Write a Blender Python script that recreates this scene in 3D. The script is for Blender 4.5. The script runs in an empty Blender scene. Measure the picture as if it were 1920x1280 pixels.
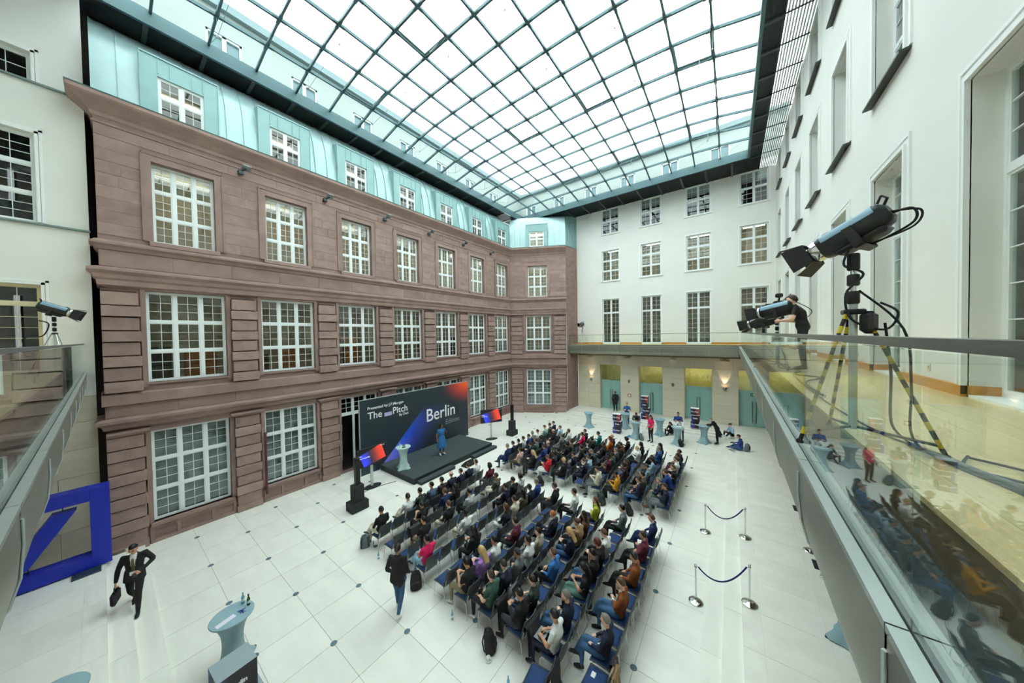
import bpy, bmesh, math, random
import numpy as np
from mathutils import Vector, Matrix, Euler
random.seed(7)
PI = math.pi
scene = bpy.context.scene
col = scene.collection

# ------------------------------------------------------------------ camera
F_PX = 562.21
cam_d = bpy.data.cameras.new('camera')
cam_d.sensor_width = 36.0
cam_d.lens = F_PX / 1920 * 36.0
cam_d.clip_start = 0.05
cam_d.clip_end = 300
cam = bpy.data.objects.new('camera', cam_d)
col.objects.link(cam)
yaw, pitch, roll = 0.63163, -0.0192, -0.01693
fw = Vector((-math.sin(yaw) * math.cos(pitch), math.cos(yaw) * math.cos(pitch), math.sin(pitch)))
rt = fw.cross(Vector((0, 0, 1))).normalized()
up = rt.cross(fw)
rt, up = (math.cos(roll) * rt + math.sin(roll) * up, -math.sin(roll) * rt + math.cos(roll) * up)
cam.matrix_world = Matrix(((rt.x, up.x, -fw.x, 0), (rt.y, up.y, -fw.y, 0), (rt.z, up.z, -fw.z, 7.0), (0, 0, 0, 1)))
scene.camera = cam

# ------------------------------------------------------------------ world, exposure
world = bpy.data.worlds.new('overcast_sky')
scene.world = world
world.use_nodes = True
wb = world.node_tree.nodes['Background']
wb.inputs[0].default_value = (0.90, 1.0, 1.0, 1)
wb.inputs[1].default_value = 1.0
vs = scene.view_settings
vs.view_transform = 'Standard'
vs.look = 'None'
vs.exposure = 2.1
vs.gamma = 1.0
vs.use_curve_mapping = False
scene.cycles.use_denoising = True
scene.cycles.max_bounces = 7
scene.cycles.diffuse_bounces = 4
scene.cycles.glossy_bounces = 3
scene.cycles.transparent_max_bounces = 12
scene.cycles.use_adaptive_sampling = True
scene.cycles.adaptive_threshold = 0.07
scene.cycles.adaptive_min_samples = 12
scene.cycles.sample_clamp_indirect = 8.0
scene.cycles.caustics_reflective = False
scene.cycles.caustics_refractive = False

# ------------------------------------------------------------------ materials
def lin(c):
    return tuple((v / 255 / 12.92) if v / 255 <= 0.04045 else ((v / 255 + 0.055) / 1.055) ** 2.4 for v in c)

MATS = {}
def mat(name, rgb, rough=0.6, metal=0.0, var=0.0, scale=3.0, stretch=(1, 1, 1), bump=0.0, bscale=40.0, rnd=0.0, spec=0.5, dark=None):
    """procedural paint/stone: base colour with noise variation, per-object variation and fine relief"""
    if name in MATS: return MATS[name]
    m = bpy.data.materials.new(name); m.use_nodes = True
    nt = m.node_tree; n = nt.nodes; l = nt.links
    b = n['Principled BSDF']
    c = lin(rgb)
    b.inputs['Base Color'].default_value = (*c, 1)
    b.inputs['Roughness'].default_value = rough
    b.inputs['Metallic'].default_value = metal
    b.inputs['Specular IOR Level'].default_value = spec
    if var or rnd or bump:
        tc = n.new('ShaderNodeTexCoord'); mp = n.new('ShaderNodeMapping')
        mp.inputs['Scale'].default_value = stretch
        l.new(tc.outputs['Object'], mp.inputs['Vector'])
    if var:
        no = n.new('ShaderNodeTexNoise'); no.inputs['Scale'].default_value = scale; no.inputs['Detail'].default_value = 5
        if rnd:
            oi = n.new('ShaderNodeObjectInfo'); no.noise_dimensions = '4D'
            mu = n.new('ShaderNodeMath'); mu.operation = 'MULTIPLY'; mu.inputs[1].default_value = 37.0
            l.new(oi.outputs['Random'], mu.inputs[0]); l.new(mu.outputs[0], no.inputs['W'])
        l.new(mp.outputs[0], no.inputs['Vector'])
        mx = n.new('ShaderNodeMix'); mx.data_type = 'RGBA'
        d = lin(dark) if dark else tuple(v * (1 - var) for v in c)
        mx.inputs['A'].default_value = (*d, 1)
        mx.inputs['B'].default_value = (*[min(1, v * (1 + var * 0.6)) for v in c], 1)
        rp = n.new('ShaderNodeMapRange'); rp.inputs[1].default_value = 0.3; rp.inputs[2].default_value = 0.7
        l.new(no.outputs['Fac'], rp.inputs[0]); l.new(rp.outputs[0], mx.inputs['Factor'])
        out = mx.outputs['Result']
        if rnd:
            hs = n.new('ShaderNodeHueSaturation')
            mr = n.new('ShaderNodeMapRange'); mr.inputs[3].default_value = 1 - rnd; mr.inputs[4].default_value = 1 + rnd
            l.new(oi.outputs['Random'], mr.inputs[0]); l.new(mr.outputs[0], hs.inputs['Value'])
            l.new(out, hs.inputs['Color']); out = hs.outputs['Color']
        l.new(out, b.inputs['Base Color'])
    if bump:
        n2 = n.new('ShaderNodeTexNoise'); n2.inputs['Scale'].default_value = bscale; n2.inputs['Detail'].default_value = 3
        l.new(mp.outputs[0], n2.inputs['Vector'])
        bp = n.new('ShaderNodeBump'); bp.inputs['Strength'].default_value = bump; bp.inputs['Distance'].default_value = 0.02
        l.new(n2.outputs['Fac'], bp.inputs['Height']); l.new(bp.outputs[0], b.inputs['Normal'])
    MATS[name] = m
    return m

def glass(name, tint=(0.9, 0.97, 0.96), refl=1.0, rough=0.0):
    """thin pane: see-through with Fresnel mirror reflection"""
    if name in MATS: return MATS[name]
    m = bpy.data.materials.new(name); m.use_nodes = True
    nt = m.node_tree; n = nt.nodes; l = nt.links
    n.remove(n['Principled BSDF'])
    tr = n.new('ShaderNodeBsdfTransparent'); tr.inputs[0].default_value = (*tint, 1)
    gl = n.new('ShaderNodeBsdfGlossy'); gl.inputs['Roughness'].default_value = rough; gl.inputs['Color'].default_value = (0.95, 1, 1, 1)
    ge = n.new('ShaderNodeNewGeometry'); dt = n.new('ShaderNodeVectorMath'); dt.operation = 'DOT_PRODUCT'
    l.new(ge.outputs['Incoming'], dt.inputs[0]); l.new(ge.outputs['Normal'], dt.inputs[1])
    o = dt.outputs['Value']                                   # Schlick Fresnel, the same for both faces of a pane
    for op, k in (('ABSOLUTE', None), ('SUBTRACT', 1.0), ('POWER', 5.0), ('MULTIPLY_ADD', 0.957), ('MULTIPLY', refl)):
        q = n.new('ShaderNodeMath'); q.operation = op
        if op == 'SUBTRACT': q.inputs[0].default_value = 1.0; l.new(o, q.inputs[1])
        else:
            l.new(o, q.inputs[0])
            if k is not None: q.inputs[1].default_value = k
            if op == 'MULTIPLY_ADD': q.inputs[2].default_value = 0.043
        q.use_clamp = True; o = q.outputs[0]
    mx = n.new('ShaderNodeMixShader')
    l.new(o, mx.inputs[0])
    l.new(tr.outputs[0], mx.inputs[1]); l.new(gl.outputs[0], mx.inputs[2])
    l.new(mx.outputs[0], n['Material Output'].inputs[0])
    MATS[name] = m
    return m

def emit(name, rgb, strength):
    if name in MATS: return MATS[name]
    m = bpy.data.materials.new(name); m.use_nodes = True
    n = m.node_tree.nodes; b = n['Principled BSDF']
    b.inputs['Base Color'].default_value = (*lin(rgb), 1)
    b.inputs['Emission Color'].default_value = (*lin(rgb), 1)
    b.inputs['Emission Strength'].default_value = strength
    MATS[name] = m
    return m

STONE = mat('red_sandstone', (158, 132, 124), 0.85, var=0.2, scale=1.6, stretch=(1.4, 1, 0.8), bump=0.15, bscale=14, rnd=0.10)
STONE_W = mat('red_sandstone_wall', (149, 124, 117), 0.85, var=0.2, scale=1.3, stretch=(0.5, 1, 2.2), bump=0.25, bscale=30)
SLOT = mat('sandstone_joint', (84, 66, 60), 0.95)
PLASTER = mat('white_plaster', (236, 236, 230), 0.8, var=0.03, scale=0.8, bump=0.08, bscale=90)
TRIMW = mat('white_moulding', (240, 243, 241), 0.5)
FRAME = mat('white_window_paint', (238, 244, 243), 0.4)
CREAM = mat('cream_window_paint', (225, 215, 180), 0.45)
LEAD = mat('dark_sill_metal', (70, 74, 72), 0.45, metal=0.6)
ZINC = mat('patinated_zinc', (164, 192, 192), 0.42, metal=0.35, var=0.1, scale=1.6, stretch=(1, 1, 0.4), rnd=0.04)
ZINCD = mat('zinc_dormer', (146, 182, 181), 0.5, metal=0.2, var=0.08, scale=1.5)
STEEL = mat('painted_roof_steel', (84, 112, 116), 0.45, metal=0.3)
SOFFIT = mat('ribbed_soffit', (40, 46, 47), 0.6)
BRACK = mat('soffit_bracket', (72, 80, 80), 0.5)
ALU = mat('light_aluminium', (196, 206, 204), 0.4, metal=0.4)
FLOOR = mat('limestone_floor', (236, 235, 226), 0.38, var=0.07, scale=1.1, stretch=(1, 2.5, 1), rnd=0.02, bump=0.0)
JOINT = mat('floor_joint', (172, 170, 162), 0.9)
STEPB = mat('step_stone', (226, 225, 216), 0.5, var=0.05, scale=2)
LIME = mat('tan_limestone', (216, 208, 184), 0.7, var=0.07, scale=1.2, stretch=(0.6, 1, 3), rnd=0.03)
LIMEJ = mat('limestone_joint', (120, 112, 95), 0.9)
OAK = mat('oak_parquet', (226, 203, 150), 0.22, var=0.12, scale=2.0, stretch=(8, 0.6, 1), rnd=0.05)
OAKB = mat('oak_baseboard', (206, 140, 62), 0.35, var=0.12, scale=3, stretch=(1, 1, 8))
BAND = mat('balcony_metal_cladding', (150, 152, 140), 0.38, metal=0.75, var=0.05, scale=2)
CAPM = mat('balcony_cap_metal', (178, 186, 182), 0.35, metal=0.7, var=0.06, scale=4)
RAILM = mat('rail_steel', (128, 134, 132), 0.35, metal=0.9)
TRENCH = mat('trench_grey', (58, 66, 66), 0.6)
CHROME = mat('chrome', (215, 218, 218), 0.12, metal=1.0)
BLACK = mat('black_metal', (22, 23, 25), 0.4)
BLACKM = mat('matte_black', (28, 30, 32), 0.7)
CARPET = mat('stage_carpet', (62, 72, 74), 0.95, var=0.15, scale=60, bump=0.3, bscale=300)
STAGES = mat('stage_skirt', (38, 44, 46), 0.8)
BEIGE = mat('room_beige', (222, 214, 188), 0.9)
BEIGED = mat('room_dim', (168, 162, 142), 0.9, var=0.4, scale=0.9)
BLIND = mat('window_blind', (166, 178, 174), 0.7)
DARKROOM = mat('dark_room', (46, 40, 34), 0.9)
ROOMF = mat('room_floor', (120, 92, 62), 0.6)
WGLASS = glass('window_glass', (0.9, 0.96, 0.94), 1.7)
RGLASS = glass('roof_glass', (0.94, 0.99, 0.99), 0.35)
BGLASS = glass('balustrade_glass', (0.955, 0.985, 0.975), 0.85)
DGLASS = glass('door_glass', (0.55, 0.78, 0.74), 0.9)
ROOM_GLOW = emit('room_fill_glow', (255, 250, 236), 0.9)
WARM = emit('warm_lamp', (255, 205, 160), 5.0)

# ------------------------------------------------------------------ mesh helpers
class MB:
    def __init__(s): s.v = []; s.f = []; s.m = []; s.sm = []
    def add(s, vs, fs, m=0, smooth=False):
        o = len(s.v); s.v += [tuple(p) for p in vs]
        for f in fs: s.f.append(tuple(i + o for i in f)); s.m.append(m); s.sm.append(smooth)
        return s
    def box(s, x0, x1, y0, y1, z0, z1, m=0):
        v = [(x0, y0, z0), (x1, y0, z0), (x1, y1, z0), (x0, y1, z0), (x0, y0, z1), (x1, y0, z1), (x1, y1, z1), (x0, y1, z1)]
        return s.add(v, [(3, 2, 1, 0), (4, 5, 6, 7), (0, 1, 5, 4), (1, 2, 6, 5), (2, 3, 7, 6), (3, 0, 4, 7)], m)
    def obox(s, M, sx, sy, sz, m=0):
        v = [M @ Vector((x * sx / 2, y * sy / 2, z * sz / 2)) for z in (-1, 1) for x, y in ((-1, -1), (1, -1), (1, 1), (-1, 1))]
        return s.add(v, [(3, 2, 1, 0), (4, 5, 6, 7), (0, 1, 5, 4), (1, 2, 6, 5), (2, 3, 7, 6), (3, 0, 4, 7)], m)
    def bbox(s, x0, x1, y0, y1, z0, z1, b=0.02, m=0):
        """box with chamfered edges"""
        v = []; b = min(b, (x1 - x0) / 2.1, (y1 - y0) / 2.1, (z1 - z0) / 2.1)
        for z, i in ((z0, b), (z0 + b, 0), (z1 - b, 0), (z1, b)):
            c = b
            for x, y in ((x0 + i + c, y0 + i), (x1 - i - c, y0 + i), (x1 - i, y0 + i + c), (x1 - i, y1 - i - c), (x1 - i - c, y1 - i), (x0 + i + c, y1 - i), (x0 + i, y1 - i - c), (x0 + i, y0 + i + c)):
                v.append((x, y, z))
        f = [tuple(reversed(range(8))), tuple(range(24, 32))]
        for k in range(3):
            for j in range(8): a = k * 8 + j; c2 = k * 8 + (j + 1) % 8; f.append((a, c2, c2 + 8, a + 8))
        return s.add(v, f, m)
    def quad(s, a, b, c, d, m=0): return s.add([a, b, c, d], [(0, 1, 2, 3)], m)
    def rings(s, R, m=0, cap=True, smooth=True, closed=False):
        n = len(R[0]); f = []; v = [p for r in R for p in r]
        K = len(R) - (0 if closed else 1)
        for k in range(K):
            a = k * n; b = ((k + 1) % len(R)) * n
            for j in range(n): f.append((a + j, a + (j + 1) % n, b + (j + 1) % n, b + j))
        s.add(v, f, m, smooth)
        if cap and not closed:
            s.add(R[0], [tuple(reversed(range(n)))], m); s.add(R[-1], [tuple(range(n))], m)
        return s
    def tube(s, pts, r, n=8, m=0, cap=True, smooth=True):
        pts = [Vector(p) for p in pts]; R = []
        rr = r if isinstance(r, (list, tuple)) else [r] * len(pts)
        t0 = (pts[1] - pts[0]).normalized()
        ref = Vector((0, 0, 1)) if abs(t0.z) < 0.9 else Vector((1, 0, 0))
        nx = t0.cross(ref).normalized()
        for i, p in enumerate(pts):
            if i == 0: t = t0
            elif i == len(pts) - 1: t = (pts[i] - pts[i - 1]).normalized()
            else: t = ((pts[i + 1] - p).normalized() + (p - pts[i - 1]).normalized()).normalized()
            nx = (nx - t * nx.dot(t)).normalized(); ny = t.cross(nx)
            R.append([p + (nx * math.cos(2 * PI * j / n) + ny * math.sin(2 * PI * j / n)) * rr[i] for j in range(n)])
        return s.rings(R, m, cap, smooth)
    def lathe(s, prof, n=20, c=(0, 0, 0), m=0, cap=True, smooth=True):
        R = [[(c[0] + r * math.cos(2 * PI * j / n), c[1] + r * math.sin(2 * PI * j / n), c[2] + z) for j in range(n)] for r, z in prof]
        return s.rings(R, m, cap, smooth)
    def ball(s, c, r, n=10, m=0, sx=1, sy=1, sz=1):
        R = []
        for i in range(n // 2 + 1):
            a = PI * (i / (n // 2)) ; a = min(max(a, 0.05), PI - 0.05)
            R.append([(c[0] + sx * r * math.sin(a) * math.cos(2 * PI * j / n), c[1] + sy * r * math.sin(a) * math.sin(2 * PI * j / n), c[2] - sz * r * math.cos(a)) for j in range(n)])
        return s.rings(R, m)
    def xf(s, M): s.v = [tuple(M @ Vector(p)) for p in s.v]; return s
    def merge(s, o, M=None, moff=0):
        vs = [tuple(M @ Vector(p)) for p in o.v] if M else o.v
        k = len(s.v); s.v += vs
        s.f += [tuple(i + k for i in f) for f in o.f]; s.m += [a + moff for a in o.m]; s.sm += o.sm
        return s
    def mesh(s, name, mats):
        me = bpy.data.meshes.new(name); me.from_pydata(s.v, [], s.f)
        for m in (mats if isinstance(mats, (list, tuple)) else [mats]): me.materials.append(m)
        me.polygons.foreach_set('material_index', s.m); me.polygons.foreach_set('use_smooth', s.sm)
        me.update(); return me
    def build(s, name, mats, parent=None, **k): return obj(name, s.mesh(name, mats), parent, **k)

def obj(name, data, parent=None, loc=None, rot=None, scale=None):
    o = bpy.data.objects.new(name, data); col.objects.link(o)
    if parent: o.parent = parent
    if loc is not None: o.location = loc
    if rot is not None: o.rotation_euler = rot
    if scale is not None: o.scale = scale
    return o
def empty(name, loc=(0, 0, 0), rz=0.0): return obj(name, None, None, loc, (0, 0, rz))
def tag(o, label, cat, group=None, kind=None):
    o['label'] = label; o['category'] = cat
    if group: o['group'] = group
    if kind: o['kind'] = kind
    return o
def struct(o, label=None):
    o['kind'] = 'structure'
    if label: o['label'] = label
    return o
ORD = ['first', 'second', 'third', 'fourth', 'fifth', 'sixth', 'seventh', 'eighth', 'ninth', 'tenth', 'eleventh', 'twelfth', 'thirteenth']

work = bpy.data.scenes.new('workbench')               # scratch scene for evaluating text and body shapes
def text_mesh(s, size, mats, depth=0.006, align='LEFT', bold=0.0):
    c = bpy.data.curves.new('txt', 'FONT'); c.body = s; c.size = size; c.extrude = depth; c.align_x = align; c.resolution_u = 3
    c.offset = bold
    o = bpy.data.objects.new('txt', c); work.collection.objects.link(o)
    work.view_layers[0].update(); dg = work.view_layers[0].depsgraph
    me = bpy.data.meshes.new_from_object(o.evaluated_get(dg))
    me.materials.clear(); me.materials.append(mats)
    bpy.data.objects.remove(o); bpy.data.curves.remove(c)
    return me

UNIT = MB().bbox(-0.5, 0.5, -0.5, 0.5, -0.5, 0.5, 0.03).mesh('block', STONE)
def unit_mesh(m, b=0.03): return MB().bbox(-0.5, 0.5, -0.5, 0.5, -0.5, 0.5, b).mesh('block', m)
def piece(name, me, parent, x0, x1, y0, y1, z0, z1):
    return obj(name, me, parent, ((x0 + x1) / 2, (y0 + y1) / 2, (z0 + z1) / 2), None, (x1 - x0, y1 - y0, z1 - z0))

def wall_holes(x0, x1, z0, z1, holes, depth, mb=None, y=0.0, m=0, mr=None):
    """wall sheet in the local xz plane facing -y, with openings whose reveals run back to +depth"""
    mb = mb or MB(); mr = m if mr is None else mr
    xs = sorted({x0, x1, *[h[0] for h in holes], *[h[1] for h in holes]}); zs = sorted({z0, z1, *[h[2] for h in holes], *[h[3] for h in holes]})
    xs = [v for v in xs if x0 <= v <= x1]; zs = [v for v in zs if z0 <= v <= z1]
    for a, b in zip(xs, xs[1:]):
        for c, d in zip(zs, zs[1:]):
            mx, mz = (a + b) / 2, (c + d) / 2
            if any(h[0] < mx < h[1] and h[2] < mz < h[3] for h in holes): continue
            mb.quad((a, y, c), (b, y, c), (b, y, d), (a, y, d), m)
    for a, b, c, d in holes:
        e = y + depth
        mb.quad((a, y, c), (a, e, c), (b, e, c), (b, y, c), mr); mb.quad((a, y, d), (b, y, d), (b, e, d), (a, e, d), mr)
        mb.quad((a, y, c), (a, y, d), (a, e, d), (a, e, c), mr); mb.quad((b, y, c), (b, e, c), (b, e, d), (b, y, d), mr)
    return mb

def sweep(path, prof, mats, name, parent=None, m=0):
    """moulding: profile of (outward, z) pairs carried along a plan path with mitred corners"""
    P = [Vector(p) for p in path]; mb = MB(); R = []
    for i, p in enumerate(P):
        ds = []
        if i > 0: ds.append((P[i] - P[i - 1]).normalized())
        if i < len(P) - 1: ds.append((P[i + 1] - P[i]).normalized())
        ns = [Vector((d.y, -d.x)) for d in ds]
        nn = (sum(ns, Vector((0, 0)))).normalized(); k = 1 / max(0.3, nn.dot(ns[0]))
        R.append([(p.x + nn.x * k * d, p.y + nn.y * k * d, z) for d, z in prof])
    n = len(prof)
    for a, b in zip(R, R[1:]):
        mb.add(a + b, [(j + 1, j, n + j, n + j + 1) for j in range(n - 1)], m)
    mb.add(R[0], [tuple(range(n))], m); mb.add(R[-1], [tuple(reversed(range(n)))], m)
    return mb.build(name, mats, parent)

# ------------------------------------------------------------------ windows
WIN_N = [0]
WCACHE = {}
def window(loc, rz, w, h, rows, cols=3, pc=2, pr=3, single=False, paint=FRAME, gl=WGLASS, label=None, sill=None):
    """casement window: outer frame, mullions and transoms, slim glazing bars, panes. rows = relative heights"""
    WIN_N[0] += 1
    root = empty('window_%d' % WIN_N[0], loc, rz); struct(root, label)
    key = (round(w, 3), round(h, 3), tuple(rows), cols, pc, tuple(pr) if isinstance(pr, list) else pr, paint.name, gl.name)
    if key not in WCACHE:
        fo, mu, sb, gb = 0.055, 0.085, 0.032, 0.014
        fr = MB(); bars = MB(); panes = []
        fr.box(0, fo, 0, 0.07, 0, h); fr.box(w - fo, w, 0, 0.07, 0, h)
        fr.box(fo, w - fo, 0, 0.07, 0, fo); fr.box(fo, w - fo, 0, 0.07, h - fo, h)
        iw = (w - 2 * fo - (cols - 1) * mu) / cols
        tot = sum(rows); ih = h - 2 * fo - (len(rows) - 1) * mu
        for c in range(1, cols): x = fo + c * iw + (c - 1) * mu; fr.box(x, x + mu, -0.012, 0.07, fo, h - fo)
        z = fo
        for ri, rh in enumerate(rows):
            rhh = ih * rh / tot
            if ri: fr.box(fo, w - fo, -0.006, 0.07, z - mu, z)
            for c in range(cols):
                x = fo + c * (iw + mu); x1 = x + iw; z1 = z + rhh
                bars.box(x, x + sb, 0.008, 0.05, z, z1); bars.box(x1 - sb, x1, 0.008, 0.05, z, z1)
                bars.box(x + sb, x1 - sb, 0.008, 0.05, z, z + sb); bars.box(x + sb, x1 - sb, 0.008, 0.05, z1 - sb, z1)
                npr = pr[ri] if isinstance(pr, (list, tuple)) else pr
                ax, bx, az, bz = x + sb, x1 - sb, z + sb, z1 - sb
                for k in range(1, pc): xx = ax + (bx - ax) * k / pc; bars.box(xx - gb / 2, xx + gb / 2, 0.012, 0.045, az, bz)
                for k in range(1, npr): zz = az + (bz - az) * k / npr; bars.box(ax, bx, 0.012, 0.045, zz - gb / 2, zz + gb / 2)
                for i in range(pc):
                    for j in range(npr):
                        panes.append((ax + (bx - ax) * i / pc, ax + (bx - ax) * (i + 1) / pc, az + (bz - az) * j / npr, az + (bz - az) * (j + 1) / npr))
            z += rhh + mu
        one = MB(); pm = []
        for a, b, c, d in panes:
            one.quad((a, 0.03, c), (b, 0.03, c), (b, 0.03, d), (a, 0.03, d))
            q = MB(); q.quad((a - (a + b) / 2, 0, c - (c + d) / 2), (b - (a + b) / 2, 0, c - (c + d) / 2), (b - (a + b) / 2, 0, d - (c + d) / 2), (a - (a + b) / 2, 0, d - (c + d) / 2))
            pk = (round(b - a, 4), round(d - c, 4))
            if ('p', gl.name) + pk not in WCACHE: WCACHE[('p', gl.name) + pk] = q.mesh('pane', gl)
            pm.append((WCACHE[('p', gl.name) + pk], ((a + b) / 2, 0.03, (c + d) / 2)))
        WCACHE[key] = (fr.mesh('window_frame', paint), bars.mesh('glazing_bars', paint), one.mesh('panes', gl), pm)
    fm, bm_, om, pm = WCACHE[key]
    obj('window_frame', fm, root); obj('glazing_bars', bm_, root)
    if single:
        for me, lc in pm: obj('pane', me, root, lc)
    else:
        o = obj('panes', om, root); o['kind'] = 'stuff'
    if sill:
        MB().box(-0.05, w + 0.05, -sill, 0.05, -0.06, 0).build('window_sill', FRAME if sill < 0.15 else LEAD, root)
    return root

# ================================================================== the setting
# ---- floor ----------------------------------------------------------------
TILE = unit_mesh(FLOOR, 0.006)
T = 1.145
def tile(parent, x0, x1, y0, y1, z, g=0.004):
    if x1 - x0 < 0.05 or y1 - y0 < 0.05: return
    o = piece('tile', TILE, parent, x0 + g, x1 - g, y0 + g, y1 - g, z - 0.03, z)
    return o
floor = struct(MB().box(-17.5, -0.5, 0.6, 24.0, -0.2, -0.012).build('floor', JOINT), 'pale limestone slab floor of the atrium')
for k in range(14):
    for j in range(21):
        x0 = max(-16.25, -15.41 + T * (k - 1)); x1 = -15.41 + T * k if k < 13 else -0.57
        y0 = 0.69 if j == 0 else 0.68 + T * j; y1 = min(0.68 + T * (j + 1), 23.86)
        tile(floor, x0, x1, y0, y1, 0)
XR = (-0.57, -0.18, 0.19); YL = (0.69, 0.29, -0.09); YF = (23.86, 24.22, 24.60)
steps = struct(MB().build('floor_platform', JOINT), 'three shallow limestone steps and the raised floor around the atrium')
sb = MB()
for k in range(3):
    z = 0.1 * (k + 1) - 0.006
    sb.box(-17.2, 4.2, -3.3, YL[k] - 0.004, -0.2 + 0.1 * k, z); sb.box(XR[k] + 0.004, 4.2, YL[k] - 0.004, YF[k], -0.2 + 0.1 * k, z); sb.box(-17.2, 4.2, YF[k], 27.6, -0.2 + 0.1 * k, z)
sb.m = [0] * len(sb.f)
steps.data = sb.mesh('floor_platform', STEPB)
for k in range(2):                                             # treads
    z = 0.1 * (k + 1)
    for j in range(11): tile(steps, XR[k], XR[k + 1] + 0.02, 0.69 + 2.29 * (j - 0.4 * k) if j else YL[k], min(0.69 + 2.29 * (j + 1 - 0.4 * k), YF[k]), z)
    for j in range(8): tile(steps, -16.6 + 2.29 * (j - 0.4 * k) if j else -16.6, min(-16.6 + 2.29 * (j + 1 - 0.4 * k), XR[k + 1]), YL[k + 1] - 0.02, YL[k], z)
    for j in range(6): tile(steps, -11.7 + 2.29 * (j - 0.4 * k) if j else -11.9, min(-11.7 + 2.29 * (j + 1 - 0.4 * k), XR[k + 1]), YF[k], YF[k + 1] + 0.02, z)
for j in range(23):                                            # raised floor, right
    for a, b in ((0.19, 0.55), (0.55, 1.70), (1.70, 2.85), (2.85, 4.1)):
        tile(steps, a, b, -0.09 + T * j, min(-0.09 + T * (j + 1), 24.6), 0.3)
for j in range(15):                                            # raised floor, near end and far end
    for a, b in ((-0.45, -0.09), (-1.6, -0.45), (-2.75, -1.6)): tile(steps, -16.6 + T * j, -16.6 + T * (j + 1), a, b, 0.3)
    if j < 14:
        for a, b in ((24.6, 25.75), (25.75, 26.53)): tile(steps, -11.7 + T * j, -11.7 + T * (j + 1), a, b, 0.3)
# landing block of the steps against the red facade
MB().box(-16.6, -15.9, 0.0, 0.36, 0.0, 0.2).build('step_block', LIME, steps)

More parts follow.
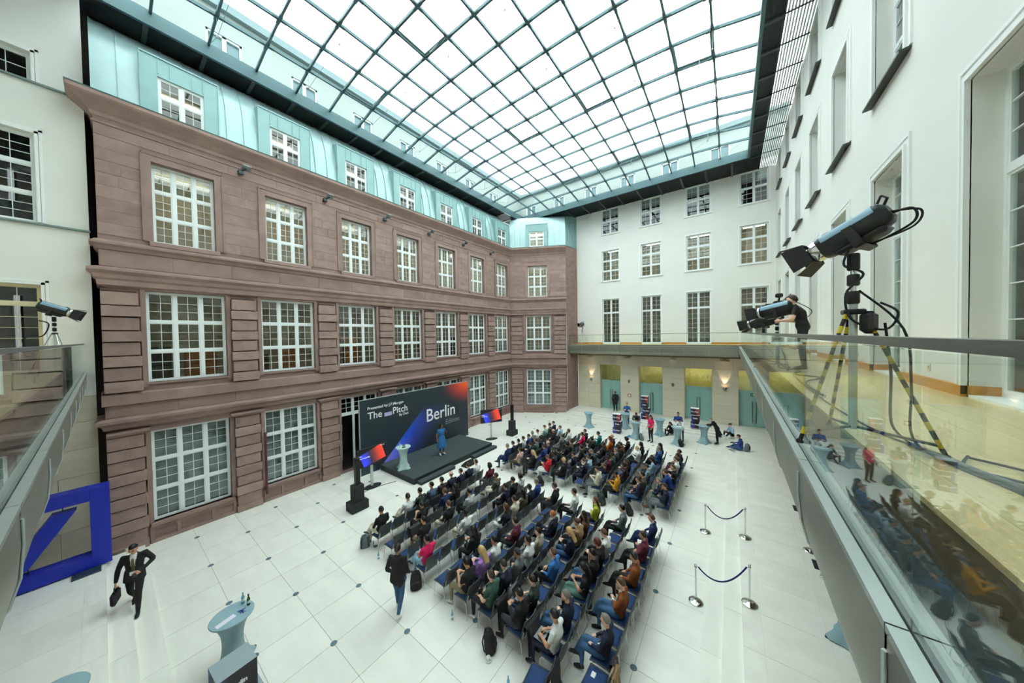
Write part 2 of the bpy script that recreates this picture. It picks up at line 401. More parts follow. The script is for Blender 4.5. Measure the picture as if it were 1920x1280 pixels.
# ---- red sandstone facade ---------------------------------------------------
A90 = PI / 2
def W(fr, x, y, z):
    (ox, oy), a = fr
    return (ox + x * math.cos(a) - y * math.sin(a), oy + x * math.sin(a) + y * math.cos(a), z)
FAC = ((-16.2, 0.0), A90); A28 = math.radians(28.0); WNG = ((-16.2, 21.98), A28)
def facade(fr, name, L, cents, piers, w12, w3, wm, label):
    root = obj(name, None, None, (fr[0][0], fr[0][1], 0), (0, 0, fr[1]))
    gf = [(c - w12 / 2, c + w12 / 2, 0.70, 3.90) for c in cents]; l2 = [(c - w12 / 2, c + w12 / 2, 5.60, 8.76) for c in cents]
    l3 = [(c - w3 / 2, c + w3 / 2, 10.46, 13.22) for c in cents]
    if len(cents) > 3: gf[2] = (gf[2][0], gf[2][1], 0.02, 3.90)
    xa, xb = (-0.3, L) if len(cents) == 1 else (0, L + 0.3)
    mb = wall_holes(xa, xb, 0, 9.0, gf + l2, 0.3, None, 0.10)
    wall_holes(xa, xb, 9.0, 15.0, l3, 0.3, mb, 0.0)
    mb.quad((0, 0.1, 9), (L, 0.1, 9), (L, 0, 9), (0, 0, 9))
    root.data = None
    bpy.data.objects.remove(root)
    root = struct(mb.build(name, STONE_W, None, loc=(fr[0][0], fr[0][1], 0), rot=(0, 0, fr[1])), label)
    sl = MB()
    for a, b in piers:
        sl.box(a + 0.03, b - 0.03, -0.01, 0.1, 0.0, 3.9); sl.box(a + 0.03, b - 0.03, -0.01, 0.1, 5.3, 8.7)
        piece('stone_block', UNIT, root, a - 0.03, b + 0.03, -0.07, 0.1, 0.0, 0.27)
        for k in range(9):                                     # ground floor rusticated pier
            z = 0.285 + k * 0.40; e = 0.035 if k % 2 else 0.0; d = 0.13 if k % 2 else 0.07; hh = 0.335 if k % 2 else 0.40
            zc = z + 0.19
            piece('stone_block', UNIT, root, max(0, a - e), b + e, -d, 0.09, zc - hh / 2, zc + hh / 2)
        for k in range(8):                                     # first floor pier
            z = 5.33 + k * 0.415; e = 0.0 if k % 2 else 0.035; d = 0.07 if k % 2 else 0.13; hh = 0.415 if k % 2 else 0.335
            zc = z + 0.2
            piece('stone_block', UNIT, root, max(0, a - e), b + e, -d, 0.09, zc - hh / 2, zc + hh / 2)
        cp = MB()
        for i, (o, z0, z1) in enumerate(((0.10, 3.90, 3.95), (0.15, 3.95, 4.0), (0.19, 4.0, 4.06))): cp.box(max(0, a - o + 0.04), b + o - 0.04, -o, 0.1, z0, z1)
        cp.build('pier_cap', STONE, root)
    sl.build('joint_backing', SLOT, root)
    # ashlar of the upper storey, window surrounds
    xs = [0.0] + [v for c in cents for v in (c - w3 / 2 - 0.23, c + w3 / 2 + 0.23)] + [L]
    for a, b in zip(xs[::2], xs[1::2]):
        for k in range(8):
            z = 10.47 + k * 0.3925
            m_ = a + (b - a) * (0.36 + 0.3 * random.random())
            cuts = [a, b] if (b - a < 0.8 or random.random() < 0.6) else [a, m_, b]
            for p, q in zip(cuts, cuts[1:]):
                d = random.uniform(0.012, 0.024); piece('stone_slab', UNIT, root, p + 0.003, q - 0.003, -d, 0.02, z + 0.003, z + 0.3895)
    n = max(2, round(L / 1.57)); st = L / n
    for z0, z1, d in ((13.615, 13.97, 0.02), (9.46, 9.97, 0.03), (4.53, 4.92, -0.05)):
        for k in range(n):
            off = 0.3 * (k % 2) if z0 < 10 else 0
            dd = d + random.uniform(-0.004, 0.004)
            piece('stone_slab', UNIT, root, k * st + 0.003, (k + 1) * st - 0.003, -dd, 0.09 + 0.06, z0, z1)
    for k, c in enumerate(cents):
        s = MB(); a, b = c - w3 / 2, c + w3 / 2
        for p, q, z0, z1 in ((a - 0.22, a, 10.46, 13.22), (b, b + 0.22, 10.46, 13.22), (a - 0.22, b + 0.22, 13.22, 13.45)): s.box(p, q, -0.05, 0.02, z0, z1)
        for p, q, z0, z1 in ((a - 0.24, a - 0.2, 10.46, 13.48), (b + 0.2, b + 0.24, 10.46, 13.48), (a - 0.24, b + 0.24, 13.44, 13.48)): s.box(p, q, -0.075, 0.02, z0, z1)
        s.build('window_surround', STONE, root)
        s = MB(); s.bbox(a - 0.1, b + 0.1, -0.1, 0.1, 10.30, 10.46, 0.01); s.build('sill_stone', STONE, root)
        a, b = c - w12 / 2, c + w12 / 2
        s = MB(); s.bbox(a - 0.06, b + 0.06, 0.03, 0.4, 5.52, 5.6, 0.01); s.build('sill_stone', STONE, root)
        s = MB()                                               # jambs with a small projecting block
        for p, q in ((a - 0.12, a), (b, b + 0.12)):
            s.box(p, q, 0.04, 0.12, 5.45, 8.76); s.box(p, q, 0.04, 0.12, 0.7, 3.9); s.bbox(p - 0.005, q + 0.005, 0.0, 0.12, 2.2, 2.55, 0.01)
        s.box(a - 0.12, b + 0.12, 0.04, 0.12, 8.76, 8.86)
        s.build('window_surround', STONE, root)
        if not (len(cents) > 3 and k == 2):
            s = MB(); s.bbox(a - 0.08, b + 0.08, -0.03, 0.4, 0.58, 0.70, 0.01); s.box(a - 0.1, b + 0.1, 0.03, 0.12, 0.46, 0.58); s.box(a - 0.1, b + 0.1, 0.03, 0.12, 0.0, 0.12)
            for u in (a - 0.1, a + 0.52, b - 0.60, b + 0.02): s.box(u, u + 0.09, 0.03, 0.12, 0.12, 0.46)
            s.build('window_apron', STONE, root)
    return root
CENTS = [0.92 + 1.015 + 3.14 * i for i in range(7)]
PIERS = [(0.0, 0.76)] + [(3.10 + 3.14 * i, 3.86 + 3.14 * i) for i in range(6)]
wall_left = facade(FAC, 'wall_left', 21.98, CENTS, PIERS, 2.03, 1.57, 1.15, 'long red sandstone facade with three rows of white windows')
wall_wing = facade(WNG, 'wall_wing', 5.0, [2.48], [(0.06, 1.05), (3.92, 4.9)], 2.2, 1.72, 1.3, 'canted red sandstone corner bay at the far end')
FLR = ('ground floor', 'first floor', 'top storey')
for fr, cents, w12, w3, nm in ((FAC, CENTS, 2.03, 1.57, 'the long sandstone facade'), (WNG, [2.48], 2.2, 1.72, 'the canted corner bay')):
    for i, c in enumerate(cents):
        near = len(cents) > 3 and i < 2
        who = ('%s window from the left on ' % ORD[i] if len(cents) > 3 else 'window on ')
        if len(cents) > 3 and i == 2:
            window(W(fr, c - w12 / 2, 0.26, 3.0), fr[1], w12, 0.9, [1], 3, 2, 3, False, label='row of small panes above the dark doorway')
            d = empty('door_1', W(fr, c - w12 / 2, 0.26, 0.02), fr[1]); struct(d, 'dark open doorway left of the stage backdrop')
            s = MB()
            for p, q in ((0, 0.06), (0.66, 0.75), (1.28, 1.37), (w12 - 0.06, w12)): s.box(p, q, -0.01, 0.08, 0, 2.98)
            s.box(0, w12, -0.012, 0.08, 2.9, 2.98); s.build('door_frame', FRAME, d)
            s = MB(); s.quad((0.75, 0.03, 0.0), (1.28, 0.03, 0), (1.28, 0.03, 2.9), (0.75, 0.03, 2.9)); s.build('door_pane', WGLASS, d)
        else:
            window(W(fr, c - w12 / 2, 0.26, 0.70), fr[1], w12, 3.20, [1, 1, 1], 3, 2, 3, near, label=who + 'the ground floor of ' + nm)
        window(W(fr, c - w12 / 2, 0.26, 5.60), fr[1], w12, 3.16, [1, 1, 1], 3, 2, 3, near, label=who + 'the middle storey of ' + nm)
        window(W(fr, c - w3 / 2, 0.2, 10.46), fr[1], w3, 2.76, [1, 1, 1], 3, 2, 3, near, label=who + 'the upper storey of ' + nm)
WE = (W(WNG, 5.0, 0, 0)[0], W(WNG, 5.0, 0, 0)[1])
PATH = [(-17.5, 0.0), (-16.2, 0.0), (-16.2, 21.98), WE]
TR = [0]
def trim(prof, m=STONE, path=PATH, label=None):
    TR[0] += 1
    return struct(sweep(path, prof, m, 'trim_%d' % TR[0]), label or 'red sandstone string course')
trim([(0, 14.16), (0.05, 14.2), (0.07, 14.30), (0.16, 14.38), (0.22, 14.44), (0.42, 14.60), (0.46, 14.65), (0.46, 14.76), (0.30, 14.80), (0.05, 14.84)], label='projecting main cornice of the sandstone facade')
trim([(0, 13.98), (0.035, 13.99), (0.035, 14.05), (0, 14.08)])
trim([(0, 9.97), (0.05, 10.0), (0.09, 10.09), (0.17, 10.16), (0.17, 10.22), (0.10, 10.26), (0.07, 10.30), (0.0, 10.32)])
trim([(-0.1, 8.80), (0.05, 8.86), (0.07, 9.02), (0.12, 9.08), (0.14, 9.2), (0.24, 9.3), (0.24, 9.38), (0.02, 9.45)])
trim([(-0.1, 4.92), (0.06, 4.94), (0.06, 5.27), (0.03, 5.32), (-0.1, 5.32)])
trim([(-0.1, 4.10), (0.05, 4.16), (0.08, 4.28), (0.19, 4.37), (0.20, 4.46), (0.10, 4.51), (-0.1, 4.53)])
LEADS = mat('green_flashing', (92, 132, 126), 0.5, metal=0.3)
trim([(0.30, 14.80), (0.47, 14.76), (0.48, 14.79), (0.30, 14.85), (0.05, 14.9)], LEADS, label='patinated metal flashing on the cornice')
# near end of the sandstone block (deep shadow gap) and its far end
struct(MB().quad((-17.6, 0, 0), (-16.2, 0, 0), (-16.2, 0, 15), (-17.6, 0, 15)).build('wall_end', STONE_W), 'sandstone end wall in the shadow gap beside the white wall')
e2 = MB(); e2.quad((WE[0], WE[1], 0), (-11.7, 26.53, 0), (-11.7, 26.53, 15.0), (WE[0], WE[1], 15.0))
e2 = struct(e2.build('wall_wing_end', STONE_W), 'plain sandstone end wall of the corner bay')
# ---- mansard roof -------------------------------------------------------------
MPROF = [(0.10, 14.85), (0.05, 15.35), (-0.02, 15.8), (-0.12, 16.3), (-0.30, 16.8), (-0.56, 17.3), (-0.92, 17.72), (-1.4, 18.06)]
def zinc_strip(w, P0=None):
    MPROF = P0 or globals()['MPROF']
    mb = MB(); n = len(MPROF)
    v = [(x, -d, z) for x in (0.0, w) for d, z in MPROF]
    mb.add(v, [(j, n + j, n + j + 1, j + 1) for j in range(n - 1)], 0, True)
    v = [(x, -d - o, z) for o in (0.0, 0.05) for x in (-0.014, 0.014) for d, z in MPROF]
    k = 2 * n
    mb.add(v, [(k + j, k + n + j, k + n + j + 1, k + j + 1) for j in range(n - 1)] + [(j, k + j, k + j + 1, j + 1) for j in range(n - 1)] + [(k + n + j, n + j, n + j + 1, k + n + j + 1) for j in range(n - 1)], 0)
    return mb.mesh('zinc_sheet', ZINC)
def mansard(fr, L, cents, name, label, x0=0.0):
    root = struct(obj(name, None, None, (fr[0][0], fr[0][1], 0), (0, 0, fr[1])), label)
    n = round((L - x0) / 0.523); w = (L - x0) / n; me = zinc_strip(w)
    up_ = zinc_strip(w, [(-0.24, 16.66)] + MPROF[4:])
    for k in range(n): obj('zinc_sheet', up_ if any(x0 + k * w < c + 0.6 and x0 + (k + 1) * w > c - 0.6 for c in cents) else me, root, (x0 + k * w, 0, 0))
    for c in cents:
        a, b = c - 0.96, c + 0.96; ww = 1.14 if len(cents) > 1 else 1.3
        d = wall_holes(a, b, 14.8, 16.86, [(c - ww / 2, c + ww / 2, 14.9, 16.22)], 0.2, None, -0.14)
        d.quad((a, -0.14, 14.8), (a, -0.14, 16.86), (a, 0.9, 17.1), (a, 0.9, 14.8)); d.quad((b, -0.14, 14.8), (b, 0.9, 14.8), (b, 0.9, 17.1), (b, -0.14, 16.86))
        d.quad((a, -0.14, 16.86), (b, -0.14, 16.86), (b, 0.9, 17.1), (a, 0.9, 17.1))
        dm = d.build('dormer', ZINCD, root)
        for u in (a, a + 0.41, c - 0.27, c + 0.27, b - 0.41, b): MB().box(u - 0.012, u + 0.012, -0.165, -0.13, 16.3 if a < u < b else 14.8, 16.86).build('dormer_seam', ZINCD, dm)
        MB().box(a, b, -0.17, -0.13, 16.83, 16.88).build('dormer_seam', ZINCD, dm)
    return root
mansard(FAC, 21.98, CENTS, 'roof_mansard', 'curved zinc mansard roof above the cornice')
mansard(WNG, 5.0, [2.48], 'roof_mansard_wing', 'curved zinc mansard over the corner bay')
for fr, cents, ww in ((FAC, CENTS, 1.14), (WNG, [2.48], 1.3)):
    for i, c in enumerate(cents):
        window(W(fr, c - ww / 2, -0.08, 14.9), fr[1], ww, 1.32, [1, 1], 2, 2, 2, len(cents) > 1 and i < 2, label='%s dormer window in the zinc roof' % ORD[i] if len(cents) > 1 else 'dormer window over the canted corner bay')
g = MB(); pts = [(-d, z) for d, z in MPROF]
poly = [W(WNG, 5.0, y, z) for y, z in pts] + [(-11.7, 26.53, 18.06), (-11.7, 26.53, 15.0)]
g.add(poly, [tuple(range(len(poly)))])
for t in np.linspace(0.12, 0.9, 5):
    p = (WE[0] + (-11.7 - WE[0]) * t, WE[1] + (26.53 - WE[1]) * t); g.box(p[0] - 0.01, p[0] + 0.03, p[1] - 0.012, p[1] + 0.012, 15, 15.3 + 2.5 * t ** 0.5)
struct(g.build('roof_gable', ZINCD), 'zinc clad end of the mansard')

# ---- rooms behind the windows -------------------------------------------------
def room(name, x0, x1, y0, y1, z0, z1, mw, mf, mc, open_side, lamps=None, strength=ROOM_GLOW):
    mb = MB()
    mb.quad((x0, y0, z0), (x1, y0, z0), (x1, y1, z0), (x0, y1, z0), 1); mb.quad((x0, y0, z1), (x0, y1, z1), (x1, y1, z1), (x1, y0, z1), 2)
    if open_side != 'x0': mb.quad((x0, y0, z0), (x0, y1, z0), (x0, y1, z1), (x0, y0, z1))
    if open_side != 'x1': mb.quad((x1, y0, z0), (x1, y0, z1), (x1, y1, z1), (x1, y1, z0))
    if open_side != 'y0': mb.quad((x0, y0, z0), (x0, y0, z1), (x1, y0, z1), (x1, y0, z0))
    if open_side != 'y1': mb.quad((x0, y1, z0), (x1, y1, z0), (x1, y1, z1), (x0, y1, z1))
    r = struct(mb.build(name, [mw, mf, mc]), 'room seen through the windows')
    for b in lamps or []: MB().box(*b).build('glow_strip', strength, r)
    return r
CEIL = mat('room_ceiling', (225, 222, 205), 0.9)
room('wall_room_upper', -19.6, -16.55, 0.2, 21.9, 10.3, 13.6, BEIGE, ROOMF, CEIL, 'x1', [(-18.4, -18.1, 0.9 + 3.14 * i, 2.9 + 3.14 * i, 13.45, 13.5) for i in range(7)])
room('wall_room_middle', -19.9, -16.6, 0.2, 21.9, 5.35, 9.0, BEIGED, ROOMF, CEIL, 'x1', [(-17.25, -17.0, 0.9 + 3.14 * i, 2.9 + 3.14 * i, 8.9, 8.95) for i in range(7)])  # unseen glowing strips added above the windows to light the rooms
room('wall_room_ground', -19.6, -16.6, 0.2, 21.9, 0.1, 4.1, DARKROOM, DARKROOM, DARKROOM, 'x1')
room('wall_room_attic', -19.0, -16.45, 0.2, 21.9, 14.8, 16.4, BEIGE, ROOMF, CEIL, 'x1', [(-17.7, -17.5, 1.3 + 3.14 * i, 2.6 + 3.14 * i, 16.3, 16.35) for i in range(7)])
# closed volumes: the shadow gap beside the white wall, rooms behind the corner bay
struct(MB().quad((-17.6, -3.3, 0), (-17.6, 0.1, 0), (-17.6, 0.1, 18.5), (-17.6, -3.3, 18.5)).quad((-17.6, -0.12, 18.4), (-16.6, -0.12, 18.4), (-16.6, 0.1, 18.4), (-17.6, 0.1, 18.4)).build('wall_gap_shade', DARKROOM), 'dark sheet painted as the shade in the gap')  # dark sheet paints the gap's shade and keeps sky from leaking in
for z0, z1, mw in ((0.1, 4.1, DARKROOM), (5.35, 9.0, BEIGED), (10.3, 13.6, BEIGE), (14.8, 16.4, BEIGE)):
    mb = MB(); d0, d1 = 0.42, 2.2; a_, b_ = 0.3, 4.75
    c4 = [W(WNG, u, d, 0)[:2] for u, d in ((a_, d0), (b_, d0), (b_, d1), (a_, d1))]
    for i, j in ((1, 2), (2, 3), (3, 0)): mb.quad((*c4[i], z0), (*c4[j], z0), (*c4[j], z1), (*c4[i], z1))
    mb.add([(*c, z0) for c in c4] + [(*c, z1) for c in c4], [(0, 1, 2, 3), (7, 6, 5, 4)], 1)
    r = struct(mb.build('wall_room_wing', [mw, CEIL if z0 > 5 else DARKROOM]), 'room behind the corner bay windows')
    if z0 > 5:
        q = W(WNG, 2.48, 1.3, z1 - 0.12); MB().box(-0.7, 0.7, -0.12, 0.12, 0, 0.05).build('glow_strip', ROOM_GLOW, r, loc=q, rot=(0, 0, A28))
# slatted blinds behind the ground-floor glass, lowered to different depths upstairs
slat = MB()
for k in range(42): slat.add([(0, 0, k * 0.072), (2.0, 0, k * 0.072), (2.0, 0.05, k * 0.072 + 0.055), (0, 0.05, k * 0.072 + 0.055)], [(0, 1, 2, 3)])
SL = slat.mesh('blind_slats', BLIND)
for fr, cents in ((FAC, CENTS), (WNG, [2.48])):
    for i, c in enumerate(cents):
        if len(cents) > 3 and i == 2: continue
        o = obj('window_blind', SL, None, W(fr, c - 1.0, 0.45, 0.78), (0, 0, fr[1])); tag(o, 'grey slatted blind behind the %s ground floor window' % (ORD[i] if len(cents) > 1 else 'corner bay'), 'blind', 'ground floor blinds', 'stuff')
slat = MB()
for k in range(18): slat.add([(0, 0, -k * 0.05), (1.5, 0, -k * 0.05), (1.5, 0.035, -k * 0.05 - 0.03), (0, 0.035, -k * 0.05 - 0.03)], [(0, 1, 2, 3)])
SL3 = slat.mesh('blind_slats', BEIGE)
for i, c in enumerate(CENTS):
    o = obj('window_blind', SL3, None, W(FAC, c - 0.75, 0.36, 13.2), (0, 0, A90)); tag(o, 'beige blind in the top of the %s upper storey window' % ORD[i], 'blind', 'upper storey blinds', 'stuff')
# a few cupboards and added glow strips in the rooms give the panes something to show
rr = random.Random(3)
WOODR = mat('room_cupboard', (150, 92, 48), 0.5); WHITER = mat('room_white', (225, 225, 215), 0.7)
for i, c in enumerate(CENTS):
    for k in range(2):
        u = c - 1.0 + k * 1.05
        o = MB().bbox(-18.3, -17.9, u, u + 0.6 + 0.35 * rr.random(), 5.36, 6.3 + rr.random() * 0.9, 0.02).build('cupboard', rr.choice([WOODR, DARKROOM, WOODR]))
        tag(o, '%s office cupboard seen in the %s middle storey window' % (('left', 'right')[k], ORD[i]), 'cupboard', 'cupboards behind the middle windows')

# ---- white wall at the near left ------------------------------------------------
LW = ((-16.6, -3.2), A90)
hl = [(0.6, 2.17, 6.14, 8.75), (0.6, 2.17, 10.6, 13.2), (0.6, 2.17, 14.72, 15.55)]
wl = struct(wall_holes(-0.2, 3.05, 5.31, 22, hl, 0.25).build('wall_near_left', PLASTER, None, loc=(-16.6, -3.2, 0), rot=(0, 0, A90)), 'white plaster wall at the near left')
for a, b, c, d in hl:
    s = MB()
    for o, y in ((0.0, -0.03), (0.07, -0.05)):
        s.box(a - 0.13 + o, a - 0.07 + o, y, 0, c, d + 0.13 - o); s.box(b + 0.07 - o, b + 0.13 - o, y, 0, c, d + 0.13 - o); s.box(a - 0.13 + o, b + 0.13 - o, y, 0, d + 0.07 - o, d + 0.13 - o)
    s.build('window_moulding', TRIMW, wl)
for z in (10.52, 14.66): MB().box(-0.2, 3.07, -0.09, 0, z, z + 0.05).build('drip_ledge', mat('grey_ledge', (130, 150, 146), 0.5, metal=0.3), wl)
window(W(LW, 0.6, 0.2, 6.14), A90, 1.57, 2.61, [4.2, 1], 2, 2, [6, 1], True, CREAM, label='cream balcony window at the near left')
window(W(LW, 0.6, 0.18, 10.6), A90, 1.57, 2.6, [1, 1, 1], 2, 2, 3, True, label='middle window in the near left white wall')
window(W(LW, 0.6, 0.18, 14.72), A90, 1.57, 0.83, [1], 2, 2, 2, True, label='small top window in the near left white wall')
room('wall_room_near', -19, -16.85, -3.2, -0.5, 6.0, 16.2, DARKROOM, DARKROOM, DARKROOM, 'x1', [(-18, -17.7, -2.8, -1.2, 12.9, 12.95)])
lb = struct(wall_holes(-0.2, 3.05, 0.0, 5.31, [], 0.1, None, 0.03).build('wall_near_left_base', LIMEJ, None, loc=(-16.6, -3.2, 0), rot=(0, 0, A90)), 'tan limestone base of the near left wall')
LS = unit_mesh(LIME, 0.004)
for k in range(6):
    z = 0.3 + 0.84 * k
    for a, b in ((-0.2, 1.55), (1.55, 3.05)) if k % 2 else ((-0.2, 0.6), (0.6, 2.3), (2.3, 3.05)): piece('limestone_slab', LS, lb, a + 0.004, b - 0.004, -0.01, 0.03, z + 0.004, min(z + 0.836, 5.30))

# ---- far white wall ---------------------------------------------------------------
FW = ((-11.7, 26.53), 0.0)
fx = [(-9.31, -7.81), (-6.04, -4.52), (-2.78, -1.20), (0.50, 2.04)]
rows = [(6.2, 10.08), (11.69, 14.35), (15.81, 18.0)]
hf = [(a + 11.7, b + 11.7, c, d) for a, b in fx for c, d in rows]
wf = struct(wall_holes(0, 14.15, 5.1, 18.6, hf, 0.14).build('wall_far', PLASTER, None, loc=(-11.7, 26.53, 0)), 'white far wall with three rows of windows')
for i, (a, b) in enumerate(fx):
    for j, (c, d) in enumerate(rows):
        x0, x1 = a + 11.7, b + 11.7; s = MB()
        s.box(x0 - 0.09, x0, -0.03, 0.02, c, d + 0.09); s.box(x1, x1 + 0.09, -0.03, 0.02, c, d + 0.09); s.box(x0, x1, -0.03, 0.02, d, d + 0.09)
        if j: s.box(x0 - 0.12, x1 + 0.12, -0.08, 0.02, c - 0.07, c)
        s.build('window_moulding', TRIMW, wf)
        nm = '%s window from the left in the %s row of the white far wall' % (ORD[i], ('balcony', 'middle', 'top')[j])
        if j == 0: window((a, 26.62, c), 0, b - a, d - c, [7, 3], 2, 2, [7, 3], False, label=nm)
        else: window((a, 26.62, c), 0, b - a, d - c, [1, 1, 1] if j == 1 else [1, 1], 2, 2, 2 if j == 1 else 3, False, label=nm)
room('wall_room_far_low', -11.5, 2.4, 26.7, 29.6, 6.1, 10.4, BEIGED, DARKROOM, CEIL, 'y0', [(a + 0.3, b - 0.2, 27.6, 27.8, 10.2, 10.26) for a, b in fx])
room('wall_room_far_mid', -11.5, 2.4, 26.7, 29.6, 11.4, 14.7, BEIGE, ROOMF, CEIL, 'y0', [(a + 0.2, b - 0.1, 27.6, 27.85, 14.5, 14.56) for a, b in fx])
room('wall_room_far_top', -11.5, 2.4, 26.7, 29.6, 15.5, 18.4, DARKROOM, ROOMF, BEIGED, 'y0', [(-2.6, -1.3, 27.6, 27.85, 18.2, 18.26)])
# limestone ground storey of the far wall with glass doors
wb_ = struct(MB().build('wall_far_base', LIMEJ), 'tan limestone ground storey of the far wall')
dx = [(-9.59, -7.80), (-6.27, -4.48), (-2.93, -1.16), (0.41, 2.18)]
wb_.data = wall_holes(-11.7, 3.6, 0.28, 5.3, [(a, b, 0.28, 4.27) for a, b in dx], 0.5, None, 0.035).mesh('wall_far_base', [LIMEJ])
wb_.location = (0, 26.53, 0)
FS = unit_mesh(LIME, 0.004)
px = [-11.7, -9.59, -7.80, -6.27, -4.48, -2.93, -1.16, 0.41, 2.18, 3.6]
for a, b in zip(px[::2], px[1::2]):
    for k, (z0, z1) in enumerate(((0.3, 0.75), (0.75, 1.67), (1.67, 2.5), (2.5, 3.43), (3.43, 4.27))):
        cuts = [a, b] if b - a < 1.6 else [a, (a + b) / 2, b]
        for p, q in zip(cuts, cuts[1:]): piece('limestone_slab', FS, wb_, p + 0.004, q - 0.004, 0, 0.05, z0 + 0.004, z1 - 0.004)
for k in range(13):
    a = -11.7 + 1.18 * k; piece('limestone_slab', FS, wb_, a + 0.004, min(a + 1.176, 3.6), 0, 0.05, 4.274, 5.25)
for a, b in dx:
    s = MB(); s.quad((a + 0.002, 0.036, 0.3), (a + 0.002, 0.52, 0.3), (a + 0.002, 0.52, 4.27), (a + 0.002, 0.036, 4.27)); s.quad((b - 0.002, 0.036, 0.3), (b - 0.002, 0.036, 4.27), (b - 0.002, 0.52, 4.27), (b - 0.002, 0.52, 0.3)); s.quad((a, 0.036, 4.268), (b, 0.036, 4.268), (b, 0.52, 4.268), (a, 0.52, 4.268))
    s.build('door_reveal', LIME, wb_)
FROST = mat('frosted_door_glass', (150, 192, 184), 0.25, var=0.06, scale=1.5)
LOBBY = mat('lobby_yellow', (228, 220, 158), 0.8); LOBF = mat('lobby_floor', (150, 160, 140), 0.5)
for i, (a, b) in enumerate(dx):
    d = empty('door_%d' % (i + 2), (a, 26.97, 0.31)); struct(d, '%s frosted glass double door from the left under the far balcony' % ORD[i])
    w = b - a; tz = 2.53
    q = MB(); q.box(0, w / 2 - 0.005, 0, 0.015, 0, tz); obj('door_leaf', q.mesh('leaf', FROST), d); obj('door_leaf', d.children[0].data, d, (w / 2 + 0.005, 0, 0))
    MB().box(0, w, 0, 0.02, tz + 0.03, 3.96).build('transom_pane', WGLASS, d); MB().box(0, w, -0.02, 0.03, tz, tz + 0.03).build('transom_bar', ALU, d)
    for u in (w / 2 - 0.1, w / 2 + 0.1): MB().tube([(u, -0.05, 0.25), (u, -0.05, 1.75)], 0.017, 6).build('door_handle', BLACKM, d)
    for u in (0.1, w - 0.1): MB().box(u - 0.08, u + 0.08, -0.015, 0.02, tz - 0.12, tz - 0.06).build('door_closer', ALU, d)
    lt = (0.8, 2.6, 4.2, 3.0)[i]
    r = room('wall_lobby_%d' % (i + 1), a - 0.25, b + 0.25, 27.06, 29.0, 0.3, 4.4, LOBBY, LOBF, LOBBY, 'y0', [(a + 0.5, b - 0.5, 27.9, 28.1, 4.3, 4.35)], emit('lobby_lamp_%d' % i, (255, 240, 190), lt))
    BLK = MB(); BLK.box(a, b, 27.4, 27.42, 0.31, 2.75); BLK.build('inner_screen', mat('lobby_screen', (128, 168, 160), 0.6), r)

# ---- right white wall ------------------------------------------------------------
RW = ((2.41, 26.53), -A90)
ry = [6.64 + 3.11 * k for k in range(-3, 7)]
rrow = [(6.16, 10.08), (11.69, 14.33), (15.93, 17.9)]
hr = [(26.53 - y + 0.19, 26.53 - y + 1.60, c, d) for y in ry for c, d in rrow]
wr = struct(wall_holes(0, 30, 5.9, 18.6, hr, 0.30).build('wall_right', PLASTER, None, loc=(2.41, 26.53, 0), rot=(0, 0, -A90)), 'tall white wall on the right with deep window niches')
for y in ry:
    for j, (c, d) in enumerate(rrow):
        a = 26.53 - y + 0.19; b = a + 1.41; s = MB()
        for o, w_, pr in ((0.19, 0.05, 0.03), (0.14, 0.09, 0.015), (0.05, 0.05, 0.05)):
            s.box(a - o, a - o + w_, -pr, 0.01, c, d + o); s.box(b + o - w_, b + o, -pr, 0.01, c, d + o); s.box(a - o + w_, b + o - w_, -pr, 0.01, d + o - w_, d + o)
        s.build('window_moulding', TRIMW, wr)
        if j: MB().add([(a - 0.16, 0.2, c + 0.02), (b + 0.16, 0.2, c + 0.02), (b + 0.16, -0.14, c - 0.03), (a - 0.16, -0.14, c - 0.03), (a - 0.16, 0.2, c - 0.02), (b + 0.16, 0.2, c - 0.02), (b + 0.16, -0.14, c - 0.07), (a - 0.16, -0.14, c - 0.07)], [(0, 1, 2, 3), (7, 6, 5, 4), (2, 6, 7, 3), (0, 3, 7, 4), (1, 5, 6, 2)]).build('window_sill', LEAD, wr)
k = 0
for i, y in enumerate(ry):
    if y < 0: continue
    for j, (c, d) in enumerate(rrow):
        nm = '%s window from the near end in the %s row of the right wall' % (ORD[k], ('balcony', 'middle', 'top')[j])
        window(W(RW, 26.53 - y + 0.19, 0.24, c), -A90, 1.41, d - c, [7, 3] if j == 0 else ([1, 1, 1] if j == 1 else [1, 1]), 2, 2, [6, 3] if j == 0 else 2, j == 0 and y < 11, label=nm)
    k += 1
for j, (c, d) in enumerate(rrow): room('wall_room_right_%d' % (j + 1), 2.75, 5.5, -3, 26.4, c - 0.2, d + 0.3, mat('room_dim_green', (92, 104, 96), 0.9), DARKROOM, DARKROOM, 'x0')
BLR = mat('room_curtain', (150, 168, 160), 0.8, var=0.2, scale=9, stretch=(1, 6, 0.1))
for i, y in enumerate(ry):
    if -1 < y < 14:
        o = MB(); n = 24
        o.add([(2.95 + 0.03 * math.sin(t * 1.9), y - 1.75 + 1.75 * t / n, z) for t in range(n + 1) for z in (6.2, 10.05)], [(2 * t, 2 * t + 1, 2 * t + 3, 2 * t + 2) for t in range(n)])
        tag(o.build('curtain', BLR), 'grey curtain behind the %s balcony window of the right wall' % ORD[max(0, i - 1)], 'curtain', 'curtains behind the right balcony windows')
# lower wall under the right balcony, near wall behind the camera
struct(MB().quad((3.6, 27, 0.28), (3.6, -3.3, 0.28), (3.6, -3.3, 5.3), (3.6, 27, 5.3)).build('wall_right_base', LIME), 'limestone wall under the right balcony')
struct(MB().quad((2.6, -3.2, 0), (-17, -3.2, 0), (-17, -3.2, 18.6), (2.6, -3.2, 18.6)).build('wall_near', PLASTER), 'white wall behind the near balcony')
